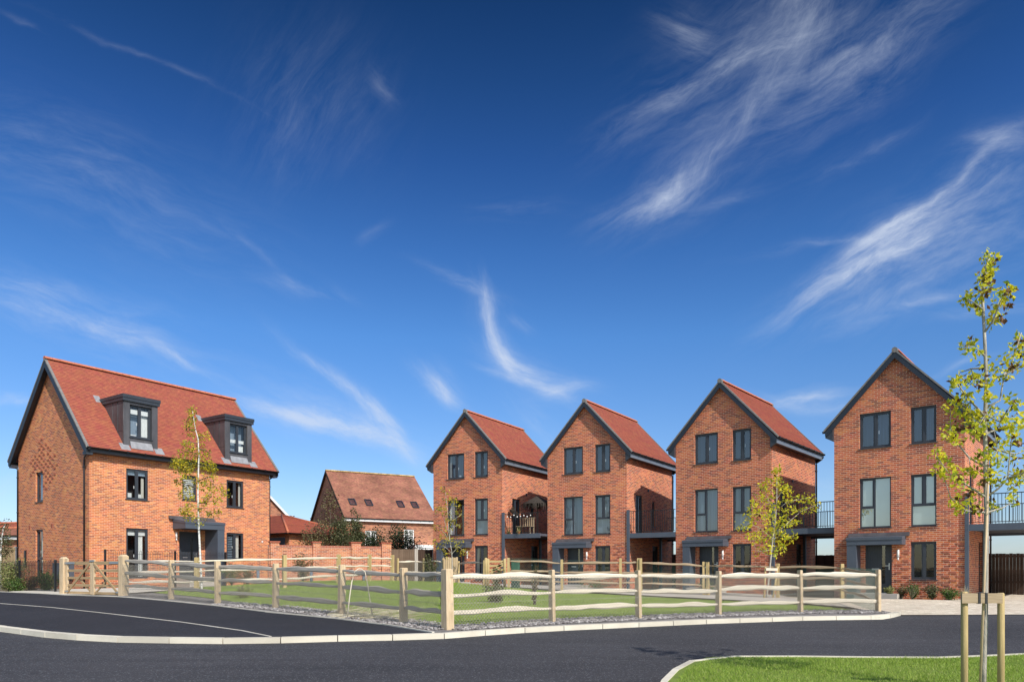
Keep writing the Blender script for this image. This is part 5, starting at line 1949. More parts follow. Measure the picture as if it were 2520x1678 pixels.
    mb.box(0.02, 0.28, -0.012, -0.002, 0.05, p.z - g - 0.08)
    mb.build('door', M['cabinet'], co)
    # bollards
    bl = [(635, 1401, 29.0), (766, 1405, 30.0), (895, 1414, 32.0)]
    bw = ['grey bollard nearest the end of the detached house', 'grey bollard by the russet shrub at the garden wall', 'grey bollard at the right end of the garden wall']
    for (px, t, y), lab in zip(bl, bw):
        p = at(px, t, y)
        g = gz(p.x, y)
        bo = empty('bollard', (p.x, y, g), 0, lab, 'bollard', 'grey bollards before the garden wall')
        h = p.z - g
        mb = MB()
        mb.tube([(0, 0, -0.1), (0, 0, h - 0.02)], 0.06, 14)
        mb.build('shaft', M['bollard'], bo)
        mb = MB()
        mb.tube([(0, 0, h - 0.019), (0, 0, h), (0, 0, h + 0.01)], [0.063, 0.058, 0.03], 14)
        mb.build('cap', M['galv'], bo)
    # white hose hoop and pile of cut stems inside the left fence
    y = 15.9
    mb = MB()
    pts = [at(855, 1516, y), at(860, 1470, y), at(866, 1430, y), at(873, 1405, y + .03), at(882, 1399, y + .08), at(890, 1399.5, y + .15), at(898, 1406, y + .2), at(905, 1440, y + .25), at(911, 1480, y + .3), at(916, 1512, y + .3)]
    b = pts[0]
    mb.tube([p - b for p in pts], 0.012, 8)
    o = mb.build('hose_pipe', M['rail_c'], None, b)
    tag(o, 'thin pale hose arching up behind the weathered left rails', 'hose')
    V = []
    for i in range(330):
        px, py = R.uniform(800, 1010), R.uniform(1496, 1524)
        yy = 15.0 + R.uniform(-0.3, 0.9)
        if px > 930:
            yy -= 0.5
        p = gpt(px, py + 8)
        p.z += R.uniform(0.02, 0.13)
        a = R.gauss(0.0, 0.5)
        l = R.uniform(0.15, 0.6)
        d = Vector((math.cos(a), math.sin(a), R.uniform(-0.1, 0.18))) * l
        s = Vector((-d.y, d.x, 0)).normalized() * 0.005 + Vector((0, 0, 0.004))
        V += [p - s, p + s, p + d + s, p + d - s]
    o = fast_mesh('cut_stems', np.array([tuple(v) for v in V]), 4, M['straw'])
    tag(o, 'heap of pale dry cut stems lying under the left rail fence', 'plant stems', None, 'stuff')
    # crumpled white litter by a post
    p = gpt(1569, 1516)
    mb = MB()
    for i in range(26):
        c = Vector((R.uniform(-.05, .05), R.uniform(-.04, .04), R.uniform(0.02, .14)))
        e = [c + Vector((R.uniform(-.05, .05), R.uniform(-.05, .05), R.uniform(-.05, .05))) for _ in range(3)]
        mb.face(e)
    o = mb.build('litter', M['white'], None, p + Vector((0, 0, 0.05)))
    tag(o, 'crumpled white scrap of plastic at the foot of a cream fence post', 'litter')


def build_gate():
    """double field gate between square posts"""
    pl = gpt(157.5, 1463.8)
    pr = gpt(304, 1468)
    base = Vector(pl)
    d = Vector((pr.x - pl.x, pr.y - pl.y, 0))
    L = d.length
    d.normalize()
    root = empty('field_gate', base, math.atan2(d.y, d.x), 'wide timber field gate with two cross-braced leaves beside the detached house', 'gate')
    hl = CAMZ + (HY - 1370) / F * pl.y - pl.z
    hr = CAMZ + (HY - 1364) / F * pr.y - pr.z
    dz = pr.z - pl.z
    for (x, h, z, wd) in ((0, hl, 0, 0.20), (L, hr, dz, 0.22)):
        mb = MB()
        w = wd / 2
        rings = [(-0.4, 1), (h - 0.06, 1), (h, 0.55)]
        b = 0
        for zz, k in rings:
            mb.v += [(x - w * k, -w * k, z + zz), (x + w * k, -w * k, z + zz), (x + w * k, w * k, z + zz), (x - w * k, w * k, z + zz)]
        for i in range(2):
            for k in range(4):
                k2 = (k + 1) % 4
                mb.f.append((i * 4 + k, i * 4 + k2, (i + 1) * 4 + k2, (i + 1) * 4 + k))
                za, zb = rings[i][0] + x, rings[i + 1][0] + x
                mb.uv.append([(za, k * .1), (za, k * .1 + .1), (zb, k * .1 + .1), (zb, k * .1)])
                mb.mi.append(0)
                mb.sm.append(False)
        mb.f.append((8, 9, 10, 11))
        mb.uv.append([(0, 0), (.1, 0), (.1, .1), (0, .1)])
        mb.mi.append(0)
        mb.sm.append(False)
        mb.build('gate_post', M['post'], root)
    m = L * 0.50
    H = 1.18
    z0 = 0.10
    for (a, b, flip) in ((0.14, m - 0.01, 0), (m + 0.01, L - 0.14, 1)):
        lf = MB()
        hb = 0.09
        lf.box(a, a + hb, -0.035, 0.035, z0 - 0.06, H + (0.04 if flip else 0.09))
        lf.box(b - hb, b, -0.035, 0.035, z0 - 0.06, H + (0.09 if flip else 0.04))
        leaf = lf.build('gate_leaf', M['post'], root)
        for q in (0.0, 0.25, 0.5, 0.75, 1.0):
            bb = MB()
            z = z0 + (H - 0.07 - z0) * q
            t = 0.055 if q == 1.0 else 0.042
            bb.box(a + hb, b - hb, -0.012, 0.012, z - t, z + t)
            bb.build('bar', M['gate_w'], leaf)
        br = MB()
        p0, p1 = Vector((a + hb, -0.03, z0)), Vector((b - hb, -0.03, H - 0.08))
        if flip:
            p0, p1 = Vector((a + hb, -0.03, H - 0.08)), Vector((b - hb, -0.03, z0))
        br.beam(p0, p1, 0.03, 0.075)
        br.build('brace', M['gate_w'], leaf)
        br = MB()
        mx = (a + b) / 2
        if flip:
            br.beam(Vector((a + hb, 0.03, z0)), Vector((mx + 0.05, 0.03, H * 0.5)), 0.025, 0.06)
        else:
            br.beam(Vector((b - hb, 0.03, z0)), Vector((mx - 0.05, 0.03, H * 0.5)), 0.025, 0.06)
        br.build('brace', M['gate_w'], leaf)
        sx = (a - 0.06, a + 0.55) if not flip else (b - 0.55, b + 0.06)
        hg = MB()
        hg.box(sx[0], sx[1], -0.05, -0.037, H - 0.10, H - 0.03)
        hg.box(sx[0], sx[0] + 0.25 if not flip else sx[1], -0.052, -0.038, z0 + 0.02, z0 + 0.07) if not flip else hg.box(sx[1] - 0.25, sx[1], -0.052, -0.038, z0 + 0.02, z0 + 0.07)
        hg.build('hinge', M['galv'], leaf)
    mb = MB()
    mb.box(m - 0.12, m + 0.14, -0.055, -0.037, H - 0.02, H + 0.03)
    mb.build('latch', M['galv'], root)


def railing_run(label, p0, p1, h, z0, post_at, spacing=0.115, hoops=True):
    """bow-top black railings"""
    base = Vector(p0)
    d = Vector(p1) - base
    L = Vector((d.x, d.y, 0)).length
    dz = d.z
    root = empty('bow_top_railing', base, math.atan2(d.y, d.x), label, 'railing', 'black bow topped railings at the detached house')

    def zz(x):
        return z0 + dz * x / L
    for x in post_at:
        mb = MB()
        mb.box(x - 0.035, x + 0.035, -0.035, 0.035, zz(x) - 0.4, zz(x) + h + 0.03)
        mb.build('post', M['black'], root)
    mb = MB()
    n = int(L / spacing)
    sp = L / n
    for i in range(n):
        x = (i + 0.25) * sp
        x2 = x + sp * 0.55
        pts = [(x, 0, zz(x) + 0.08), (x, 0, zz(x) + h - 0.07), (x + sp * 0.12, 0, zz(x) + h - 0.02), ((x + x2) / 2, 0, zz(x) + h), (x2 - sp * 0.12, 0, zz(x) + h - 0.02), (x2, 0, zz(x) + h - 0.07), (x2, 0, zz(x) + 0.08)]
        mb.tube(pts, 0.0075, 5, False)
    for f in (0.09, h - 0.16):
        mb.beam((0, 0, zz(0) + f), (L, 0, zz(L) + f), 0.03, 0.012)
    mb.build('hoops', M['black'], root)
    return root


# ------------------------------------------------------------------ left house
LHX, LHY, LHYAW = -18.904, 32.346, 34.39
LC = 0.80


def build_left_house():
    W, L = 7.207, 9.57
    a = math.radians(LHYAW)
    ox, oy = LHX - W * math.cos(a), LHY + W * math.sin(a)
    root = empty('brick_house', (ox, oy, CAMZ - LC), -a, 'wide detached brick house on the left with two lead dormers', 'house')
    eave, ridge, ov, vo = 5.40 + LC, 9.90 + LC, 0.36, 0.32
    slope = (ridge - eave) / (W / 2 + ov)
    weave = eave + ov * slope
    mid = W / 2
    fF = frame((0, 0, 0), (1, 0, 0), (0, -1, 0))
    fR = frame((W, 0, 0), (0, 1, 0), (1, 0, 0))
    fB = frame((W, L, 0), (-1, 0, 0), (0, 1, 0))
    fL = frame((0, L, 0), (0, -1, 0), (-1, 0, 0))
    k0, k1, k2 = 4.724 + LC, 3.291 + LC, 1.941 + LC
    wf = {'F1': (1.643, 2.684, k1, k0), 'F2': (4.428, 5.197, k1 + 0.18, k0), 'F3': (6.895, 7.911, k1, k0), 'G1': (1.643, 2.684, -0.42 + LC, k2), 'G3': (6.895, 7.911, 0.52 + LC, k2)}
    dr = (4.26, 5.36, -0.30 + LC, 1.90 + LC)
    wg = {'A': (1.916, 2.68, k1, k0), 'B': (1.916, 2.68, -0.42 + LC, k2)}
    mb = MB()
    clips = [(-slope, 1, weave - 0.02), (slope, 1, weave - 0.02 + slope * W)]
    mb.wall(fF, 0, W, -0.6, ridge, list(wg.values()), clips, 0.11, 0, 0.11)
    mb.wall(fR, 0, L, -0.6, eave + 0.10, list(wf.values()) + [dr], (), 0.11, 0, W + 0.11)
    mb.wall(fB, 0, W, -0.6, ridge, [], clips, 0.1)
    mb.wall(fL, 0, L, -0.6, eave + 0.10, [], (), 0.1)
    proj_bricks(mb, fF, 1.2, 5.2, 2.9 + LC, 6.4 + LC, [wg['A']], 1, 0.022, diamond=(2.75, 4.9 + LC, 1.75, 1.55))
    mb.build('wall', [M['brick_l'], M['brick_dark']], root)

    rb = MB()
    th = 0.05
    for s in (0, 1):
        def X(q):
            return q if s == 0 else W - q
        ya, yb = (L + vo, -vo) if s == 0 else (-vo, L + vo)
        tile_slope(rb, (X(-ov - 0.05), ya, eave + th - 0.05 * slope), (X(-ov - 0.05), yb, eave + th - 0.05 * slope), (X(mid), ya, ridge + th), (X(mid), yb, ridge + th))
        rb.face([(X(-ov), yb, eave), (X(-ov), ya, eave), (X(mid), ya, ridge), (X(mid), yb, ridge)])
    roof = rb.build('roof', M['tile'], root)
    ridge_tiles(roof, (mid, -vo - 0.02, ridge + 0.10), (mid, L + vo + 0.02, ridge + 0.10), 0.13)
    for (vf, sg) in ((-vo, -1), (L + vo, 1)):
        vb = MB()
        ya, yb = (vf - 0.015, vf + 0.10) if sg < 0 else (vf - 0.10, vf + 0.015)
        for s in (0, 1):
            def X(q):
                return q if s == 0 else W - q
            P = []
            for zz in (-0.012, th + 0.024):
                ring = [(X(-ov - 0.06), ya, eave + zz), (X(mid), ya, ridge + zz), (X(mid), yb, ridge + zz), (X(-ov - 0.06), yb, eave + zz)]
                P += ring if s == 0 else ring[::-1]
            vb.hexa(P)
        vb.build('verge', M['verge'], root)
        build_gable_trim(root, W, vf, eave - 0.012, ridge - 0.012, ov, sg, depth=0.24)
        # sloping soffit under the verge overhang
        sb = MB()
        y0, y1 = (vf + 0.032, -0.002) if sg < 0 else (L + 0.002, vf - 0.032)
        for s in (0, 1):
            def X(q):
                return q if s == 0 else W - q
            sb.face([(X(-ov), y0, eave - 0.05), (X(-ov), y1, eave - 0.05), (X(mid), y1, ridge - 0.05), (X(mid), y0, ridge - 0.05)])
        sb.build('verge_soffit', M['anth'], root)
    for s in (0, 1):
        def X(q):
            return q if s == 0 else W - q
        fb = MB()
        a0, b0 = sorted((X(-ov), X(-ov + 0.022)))
        fb.box(a0, b0, -vo + 0.035, L + vo - 0.035, eave - 0.19, eave + 0.02)
        fb.build('fascia', M['black'], root)
        sb = MB()
        a0, b0 = sorted((X(-ov + 0.024), X(-0.002)))
        sb.box(a0, b0, -vo + 0.032, L + vo - 0.032, eave - 0.185, eave - 0.165)
        for (ya, yb) in ((-vo + 0.033, -0.003), (L + 0.003, L + vo - 0.033)):
            sb.box(a0, b0, ya, yb, eave - 0.30, eave - 0.187)
        sb.build('soffit', M['anth'], root)
        gx = X(-ov - 0.065)
        gutter(root, (gx, -vo + 0.02, eave + 0.03), (gx, L + vo - 0.02, eave + 0.03))
    downpipe(root, (W + ov + 0.06, -vo + 0.12, eave - 0.02), (W - 0.34, -0.06, 0), -0.2)
    downpipe(root, (-ov - 0.06, -vo + 0.12, eave - 0.02), (0.06, -0.06, 0), -0.2)
    downpipe(root, (W + ov + 0.06, L + vo - 0.12, eave - 0.02), (W - 0.05, L + 0.06, 0), -0.2)

    wb = [('blind', 0.03, 0.97, 0.86, 0.97, 0.05, 'blind_w')]
    window(root, fR, *wf['F1'], style='two', rec=0.04, handle=[(0.40, 0.42)], backs=[('blind', 0.04, 0.96, 0.80, 0.96, 0.05, 'blind_b'), ('curtain', 0.80, 0.93, 0.02, 0.75, 0.15, 'curtain'), ('card', 0.60, 0.78, 0.05, 0.20, 0.10, 'white'), ('plant_ornament', 0.16, 0.34, 0.06, 0.22, 0.10, 'blind_w')])
    window(root, fR, *wf['F2'], style='one', rec=0.06, handle=[(0.62, 0.55)], backs=[('blind', 0.04, 0.96, q / 14, q / 14 + 0.045, 0.07, 'blind_w') for q in range(14)])
    window(root, fR, *wf['F3'], style='two', rec=0.04, handle=[(0.33, 0.42)], backs=[('curtain', 0.85, 0.97, 0.02, 0.98, 0.12, 'curtain')])
    window(root, fR, *wf['G1'], style='two', rec=0.04, handle=[(0.40, 0.46)], backs=wb + [('curtain', 0.60, 0.84, 0.0, 0.92, 0.10, 'blind_w')], sill=False)
    window(root, fR, *wf['G3'], style='two', rec=0.04, handle=[(0.33, 0.48)], backs=[('blind', 0.04, 0.46, q / 16, q / 16 + 0.03, 0.07, 'blind_b') for q in range(16)] + [('curtain', 0.66, 0.84, 0.0, 0.98, 0.10, 'curtain')])
    window(root, fF, *wg['A'], style='one', rec=0.07, glass='glass_b', backs=[('curtain', 0.0, 1.0, 0.0, 1.0, 0.10, 'blind_b')])
    window(root, fF, *wg['B'], style='over', rec=0.07, glass='glass', backs=[('curtain', 0.15, 0.75, 0.0, 1.0, 0.10, 'curtain')], handle=[(0.12, 0.55)], sill=False)
    door(root, fR, *dr, rec=0.09)
    # porch
    z0, z1 = 2.00 + LC, 2.36 + LC
    pb = MB()
    pb.hexa([(W + 0.004, 3.92, z0), (W + 1.10, 3.92, z0), (W + 1.10, 6.05, z0), (W + 0.004, 6.05, z0), (W + 0.004, 3.92, z1), (W + 1.10, 3.92, z1 - 0.12), (W + 1.10, 6.05, z1 - 0.12), (W + 0.004, 6.05, z1)])
    pb.hexa([(W + 0.003, 3.90, z1), (W + 1.125, 3.90, z1 - 0.12), (W + 1.125, 6.07, z1 - 0.12), (W + 0.003, 6.07, z1), (W + 0.003, 3.90, z1 + 0.13), (W + 1.125, 3.90, z1), (W + 1.125, 6.07, z1), (W + 0.003, 6.07, z1 + 0.13)])
    can = pb.build('porch_canopy', M['anth2'], root)
    fl_ = MB()
    fl_.hexa([(W + 0.002, 3.70, z1 + 0.13), (W + 0.16, 3.70, z1 + 0.115), (W + 0.16, 6.16, z1 + 0.115), (W + 0.002, 6.16, z1 + 0.13), (W + 0.002, 3.70, z1 + 0.29), (W + 0.15, 3.70, z1 + 0.135), (W + 0.15, 6.16, z1 + 0.135), (W + 0.002, 6.16, z1 + 0.29)])
    fl_.build('flashing', M['lead'], can)
    pn = MB()
    pn.box(W + 0.004, W + 1.085, 5.66, 6.045, -0.4, z0 + 0.002)
    pn.build('porch_panel', M['anth2'], root)
    wall_light(root, fR, 4.06, 1.70 + LC)
    st = MB()
    st.box(W + 0.003, W + 1.4, 3.95, 5.64, -0.5, -0.34 + LC)
    st.build('door_step', M['slab'], root)
    # dormers
    for (v0, v1, w0, w1, bl) in ((1.48, 3.11, 1.765, 2.83, 0.86), (6.755, 8.37, 7.04, 8.10, 0.42)):
        db = MB()
        xf = W + 0.06
        fD = frame((xf, 0, 0), (0, 1, 0), (1, 0, 0))
        h0, h1 = 5.60 + LC, 7.84 + LC
        o0, o1 = 6.17 + LC, 7.72 + LC
        db.wall(fD, v0, v1, h0, h1, [(w0, w1, o0, o1)], (), 0.15)
        xb = W - 2.4
        db.face([(xb, v0, h0), (xf, v0, h0), (xf, v0, h1), (xb, v0, h1)])
        db.face([(xf, v1, h0), (xb, v1, h0), (xb, v1, h1), (xf, v1, h1)])
        # corner welts and cheek seams
        for v in (v0, v1):
            db.tube([(xf, v, h0), (xf, v, h1)], 0.013, 6)
        for v, sg in ((v0, -1), (v1, 1)):
            for q in (0.45, 0.90):
                db.box(W - q - 0.01, W - q + 0.01, min(v, v + sg * 0.018), max(v, v + sg * 0.018), h0 + q * slope * 0.75, h1)
            db.box(W - 0.44, xf - 0.02, min(v, v + sg * 0.012), max(v, v + sg * 0.012), 6.45 + LC, 6.47 + LC)
        # raised jamb sheets either side of the window
        for (j0, j1) in ((v0 + 0.003, w0), (w1, v1 - 0.003)):
            db.box(xf, xf + 0.02, j0, j1, h0 - 0.12, h1)
        dm = db.build('dormer', M['lead'], root)
        rf = MB()
        rf.box(W - 2.5, xf + 0.10, v0 - 0.07, v1 + 0.07, h1 + 0.001, h1 + 0.15)
        rf.box(W - 2.5, xf + 0.125, v0 - 0.095, v1 + 0.095, h1 + 0.15, h1 + 0.30)
        rf.build('dormer_roof', M['anth'], dm)
        # lead apron and foot flashings lying on the tiles

        def zr(x):
            return eave + (W + ov - x) * slope + 0.075
        for (p, q, xa, xbm) in ((w0 + 0.02, w1 - 0.02, W + 0.10, W + 0.03), ):
            ap = MB()
            ap.hexa([(W + 0.22, p - 0.02, zr(W + 0.22)), (W + 0.22, q + 0.02, zr(W + 0.22)), (xf + 0.01, q, zr(W + 0.22) + 0.10), (xf + 0.01, p, zr(W + 0.22) + 0.10),
                     (W + 0.235, p - 0.02, zr(W + 0.22) + 0.015), (W + 0.235, q + 0.02, zr(W + 0.22) + 0.015), (xf + 0.022, q, zr(W + 0.22) + 0.36), (xf + 0.022, p, zr(W + 0.22) + 0.36)])
            ap.build('flashing', M['lead_l'], dm)
        for c in (v0, v1):
            x0, x1 = W + 0.30, W + 0.02
            ap = MB()
            ap.hexa([(x1, c - 0.20, zr(x1) - 0.02), (x0, c - 0.20, zr(x0) - 0.02), (x0, c + 0.24, zr(x0) - 0.02), (x1, c + 0.24, zr(x1) - 0.02),
                     (x1, c - 0.20, zr(x1)), (x0, c - 0.20, zr(x0)), (x0, c + 0.24, zr(x0)), (x1, c + 0.24, zr(x1))])
            ap.build('flashing', M['lead_l'], dm)
        x0, x1 = W - 1.85, W - 2.15
        ap = MB()
        ap.hexa([(x1, v0 - 0.30, zr(x1) - 0.02), (x0, v0 - 0.30, zr(x0) - 0.02), (x0, v0 - 0.02, zr(x0) - 0.02), (x1, v0 - 0.02, zr(x1) - 0.02),
                 (x1, v0 - 0.30, zr(x1)), (x0, v0 - 0.30, zr(x0)), (x0, v0 - 0.02, zr(x0)), (x1, v0 - 0.02, zr(x1))])
        ap.build('flashing', M['lead_l'], dm)
        fW = frame((xf, 0, 0), (0, 1, 0), (1, 0, 0))
        window(root, fW, w0 + 0.01, w1 - 0.01, o0 + 0.02, o1 - 0.01, style='two', rec=0.10, glass='glass', handle=[(0.42, 0.45)], sillp=0.05,
               backs=[('blind', 0.03, 0.97, 0.74 if bl > 0.5 else 0.36, 0.88 if bl > 0.5 else 0.47, 0.01, 'blind_w'), ('blind', 0.03, 0.97, 0.03, 0.97, 0.30, 'blind_b'), ('curtain', 0.62, 0.95, 0.03, 0.75 if bl > 0.5 else 0.3, 0.12, 'blind_w')] + ([('cushion', 0.05, 0.40, 0.04, 0.11, 0.06, 'white')] if bl > .5 else []))
    # fittings on the gable
    for (u, h, w, hh, m) in ((1.18, 1.98, 0.13, 0.2, 'brick_dark'), (3.55, 1.98, 0.15, 0.2, 'brick_dark')):
        ab = MB()
        ab.fbox(fF, u, u + w, h + LC, h + hh + LC, -0.012, 0.02)
        for q in range(3):
            ab.fbox(fF, u + 0.01, u + w - 0.01, h + LC + 0.03 + q * 0.06, h + LC + 0.05 + q * 0.06, -0.02, -0.012)
        ab.build('air_brick', M[m], root)
    mb = MB()
    mb.fbox(fF, 0.78, 0.92, 0.12 + LC, 0.95 + LC, -0.06, 0)
    mb.build('house_sign', M['black'], root)
    for (u, lab) in ((4.15, None), (5.30, None)):
        mb = MB()
        mb.fbox(fF, u, u + 0.52, -0.42 + LC, 0.28 + LC, -0.20, 0)
        mb.fbox(fF, u - 0.02, u + 0.54, 0.28 + LC, 0.31 + LC, -0.22, 0)
        mb.fbox(fF, u + 0.03, u + 0.49, -0.38 + LC, 0.24 + LC, -0.208, -0.2)
        mb.fbox(fF, u + 0.22, u + 0.30, -0.5 + LC, -0.421 + LC, -0.08, 0)
        mb.build('meter_box', M['anth2'], root)
    mb = MB()
    mb.fbox(fR, 9.05, 9.13, 1.50 + LC, 1.58 + LC, -0.04, 0)
    mb.build('overflow_outlet', M['white'], root)
    rm = MB()  # near-black boxes painted in place of the shade indoors
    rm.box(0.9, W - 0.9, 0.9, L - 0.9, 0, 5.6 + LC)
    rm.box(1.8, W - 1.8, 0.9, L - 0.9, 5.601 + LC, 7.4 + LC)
    rm.build('room_dark_box', M['room_dark'], root)

    # railings
    p1 = gpt(166, 1463.5)
    pA, pB = gpt(48, 1456), gpt(136, 1459)
    d = (pB - pA)
    d.normalize()
    t = (pl_ - pA).length if (pl_ := gpt(150, 1460)) else 0
    st_ = pA - d * 4.0
    g0 = gz(st_.x, st_.y)
    e = pA + d * ((pB - pA).length + 0.45)
    h = CAMZ + (HY - 1380) / F * pA.y - pA.z
    st_.z = pA.z
    e.z = pB.z
    railing_run('black bow topped railing along the footpath, left of the field gate', st_, e, h, 0.0, [0.0, 2.0, 4.0, 4.0 + (pB - pA).length], 0.125)
    f = lambda v, p: Vector((LHX + p * math.cos(a) + v * math.sin(a), LHY - p * math.sin(a) + v * math.cos(a), CAMZ - LC))
    q0, q1 = f(-0.1, 1.6), f(5.8, 1.6)
    q0.z = CAMZ - 0.42
    q1.z = CAMZ - 0.42
    railing_run('taller black bow topped railing before the front door of the detached house', q0, q1, 1.27, 0.0, [0.0, 3.2, 5.85], 0.16)


# ------------------------------------------------------------------ things behind
def gable_house(name, label, x, y, z, yaw, W, L, eh, rh, ov, vo, brick, tile, wins=(), fmat='white', ridge_m='ridge', skl=()):
    """plain far house: frame origin at the near eaves corner; u across gable (left = behind), v along the front"""
    a = math.radians(yaw)
    root = empty(name, (x, y, z), -a, label, 'house')
    slope = (rh - eh) / (W / 2 + ov)
    wz = eh + ov * slope
    # local: front facade in plane u=W (normal +u), gable in plane v=0
    fF = frame((-W, 0, 0), (1, 0, 0), (0, -1, 0))
    fR = frame((0, 0, 0), (0, 1, 0), (1, 0, 0))
    fB = frame((0, L, 0), (-1, 0, 0), (0, 1, 0))
    fL = frame((-W, L, 0), (0, -1, 0), (-1, 0, 0))
    clips = [(-slope, 1, wz - 0.02), (slope, 1, wz - 0.02 + slope * W)]
    mb = MB()
    holes = [w[:4] for w in wins]
    mb.wall(fF, 0, W, -0.6, rh, [], clips)
    mb.wall(fR, 0, L, -0.6, eh + 0.05, holes)
    mb.wall(fB, 0, W, -0.6, rh, [], clips)
    mb.wall(fL, 0, L, -0.6, eh + 0.05, [])
    mb.build('wall', M[brick], root)
    rb = MB()
    mid = -W / 2
    for s in (0, 1):
        def X(q):
            return -W + q if s == 0 else -q
        ya, yb = (L + vo, -vo) if s == 0 else (-vo, L + vo)
        tile_slope(rb, (X(-ov), ya, eh + .05), (X(-ov), yb, eh + .05), (mid, ya, rh + .05), (mid, yb, rh + .05), gauge=0.12)
        rb.face([(X(-ov), yb, eh), (X(-ov), ya, eh), (mid, ya, rh), (mid, yb, rh)])
    roof = rb.build('roof', M[tile], root)
    ridge_tiles(roof, (mid, -vo, rh + 0.1), (mid, L + vo, rh + 0.1), 0.13, 0.45, ridge_m)
    vb = MB()
    for s in (0, 1):
        def X(q):
            return -W + q if s == 0 else -q
        P = []
        for zz in (-0.16, 0.07):
            ring = [(X(-ov - 0.02), -vo - 0.02, eh + zz), (mid, -vo - 0.02, rh + zz), (mid, -vo + 0.03, rh + zz), (X(-ov - 0.02), -vo + 0.03, eh + zz)]
            P += ring if s == 0 else ring[::-1]
        vb.hexa(P)
    vb.build('barge_board', M['fence_d' if fmat == 'white' and not skl == () else 'white'], root)
    fb = MB()
    fb.box(ov - 0.03, ov, -vo + 0.04, L + vo, eh - 0.22, eh + 0.02)
    fb.box(0.002, ov - 0.032, -vo + 0.04, L + vo, eh - 0.22, eh - 0.19)
    fb.build('fascia', M['white'], root)
    gutter(root, (ov + 0.065, -vo, eh + 0.03), (ov + 0.065, L + vo, eh + 0.03))
    for w in wins:
        window(root, fR, *w[:4], style=w[4], rec=0.06, fmat=fmat, glass='glass_b')
    for (v, up, op) in skl:
        # roof light: frame tilted in the slope
        sx = ov - up * math.cos(math.atan(slope))
        d = Vector((-math.cos(math.atan(slope)), 0, math.sin(math.atan(slope))))
        n = Vector((math.sin(math.atan(slope)), 0, math.cos(math.atan(slope))))
        c = Vector((sx, v, eh + .05 + (ov - sx) * slope)) + n * 0.03
        y_ = Vector((0, 1, 0))
        fr_ = MB()

        def bar(p0, p1, w_, h_):
            fr_.beam(p0, p1, w_, h_, n)
        wv, hv = 0.27, 0.44
        A, B_, C_, D_ = c - y_ * wv - d * hv, c + y_ * wv - d * hv, c + y_ * wv + d * hv, c - y_ * wv + d * hv
        for p0, p1 in ((A, B_), (B_, C_), (C_, D_), (D_, A)):
            bar(p0, p1, 0.08, 0.12)
        so = fr_.build('roof_light', M['anth'], root)
        g = MB()
        e = n * (0.02 if not op else 0.10)
        g.face([A + n * 0.02, B_ + n * 0.02, C_ + e - n * 0.0, D_ + e])
        g.build('pane', M['glass_b'], so)
    rm = MB()  # solid dark box, room shade put into its colour
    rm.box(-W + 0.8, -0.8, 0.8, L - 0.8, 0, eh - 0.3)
    rm.build('room_dark_box', M['room_dark'], root)
    return root


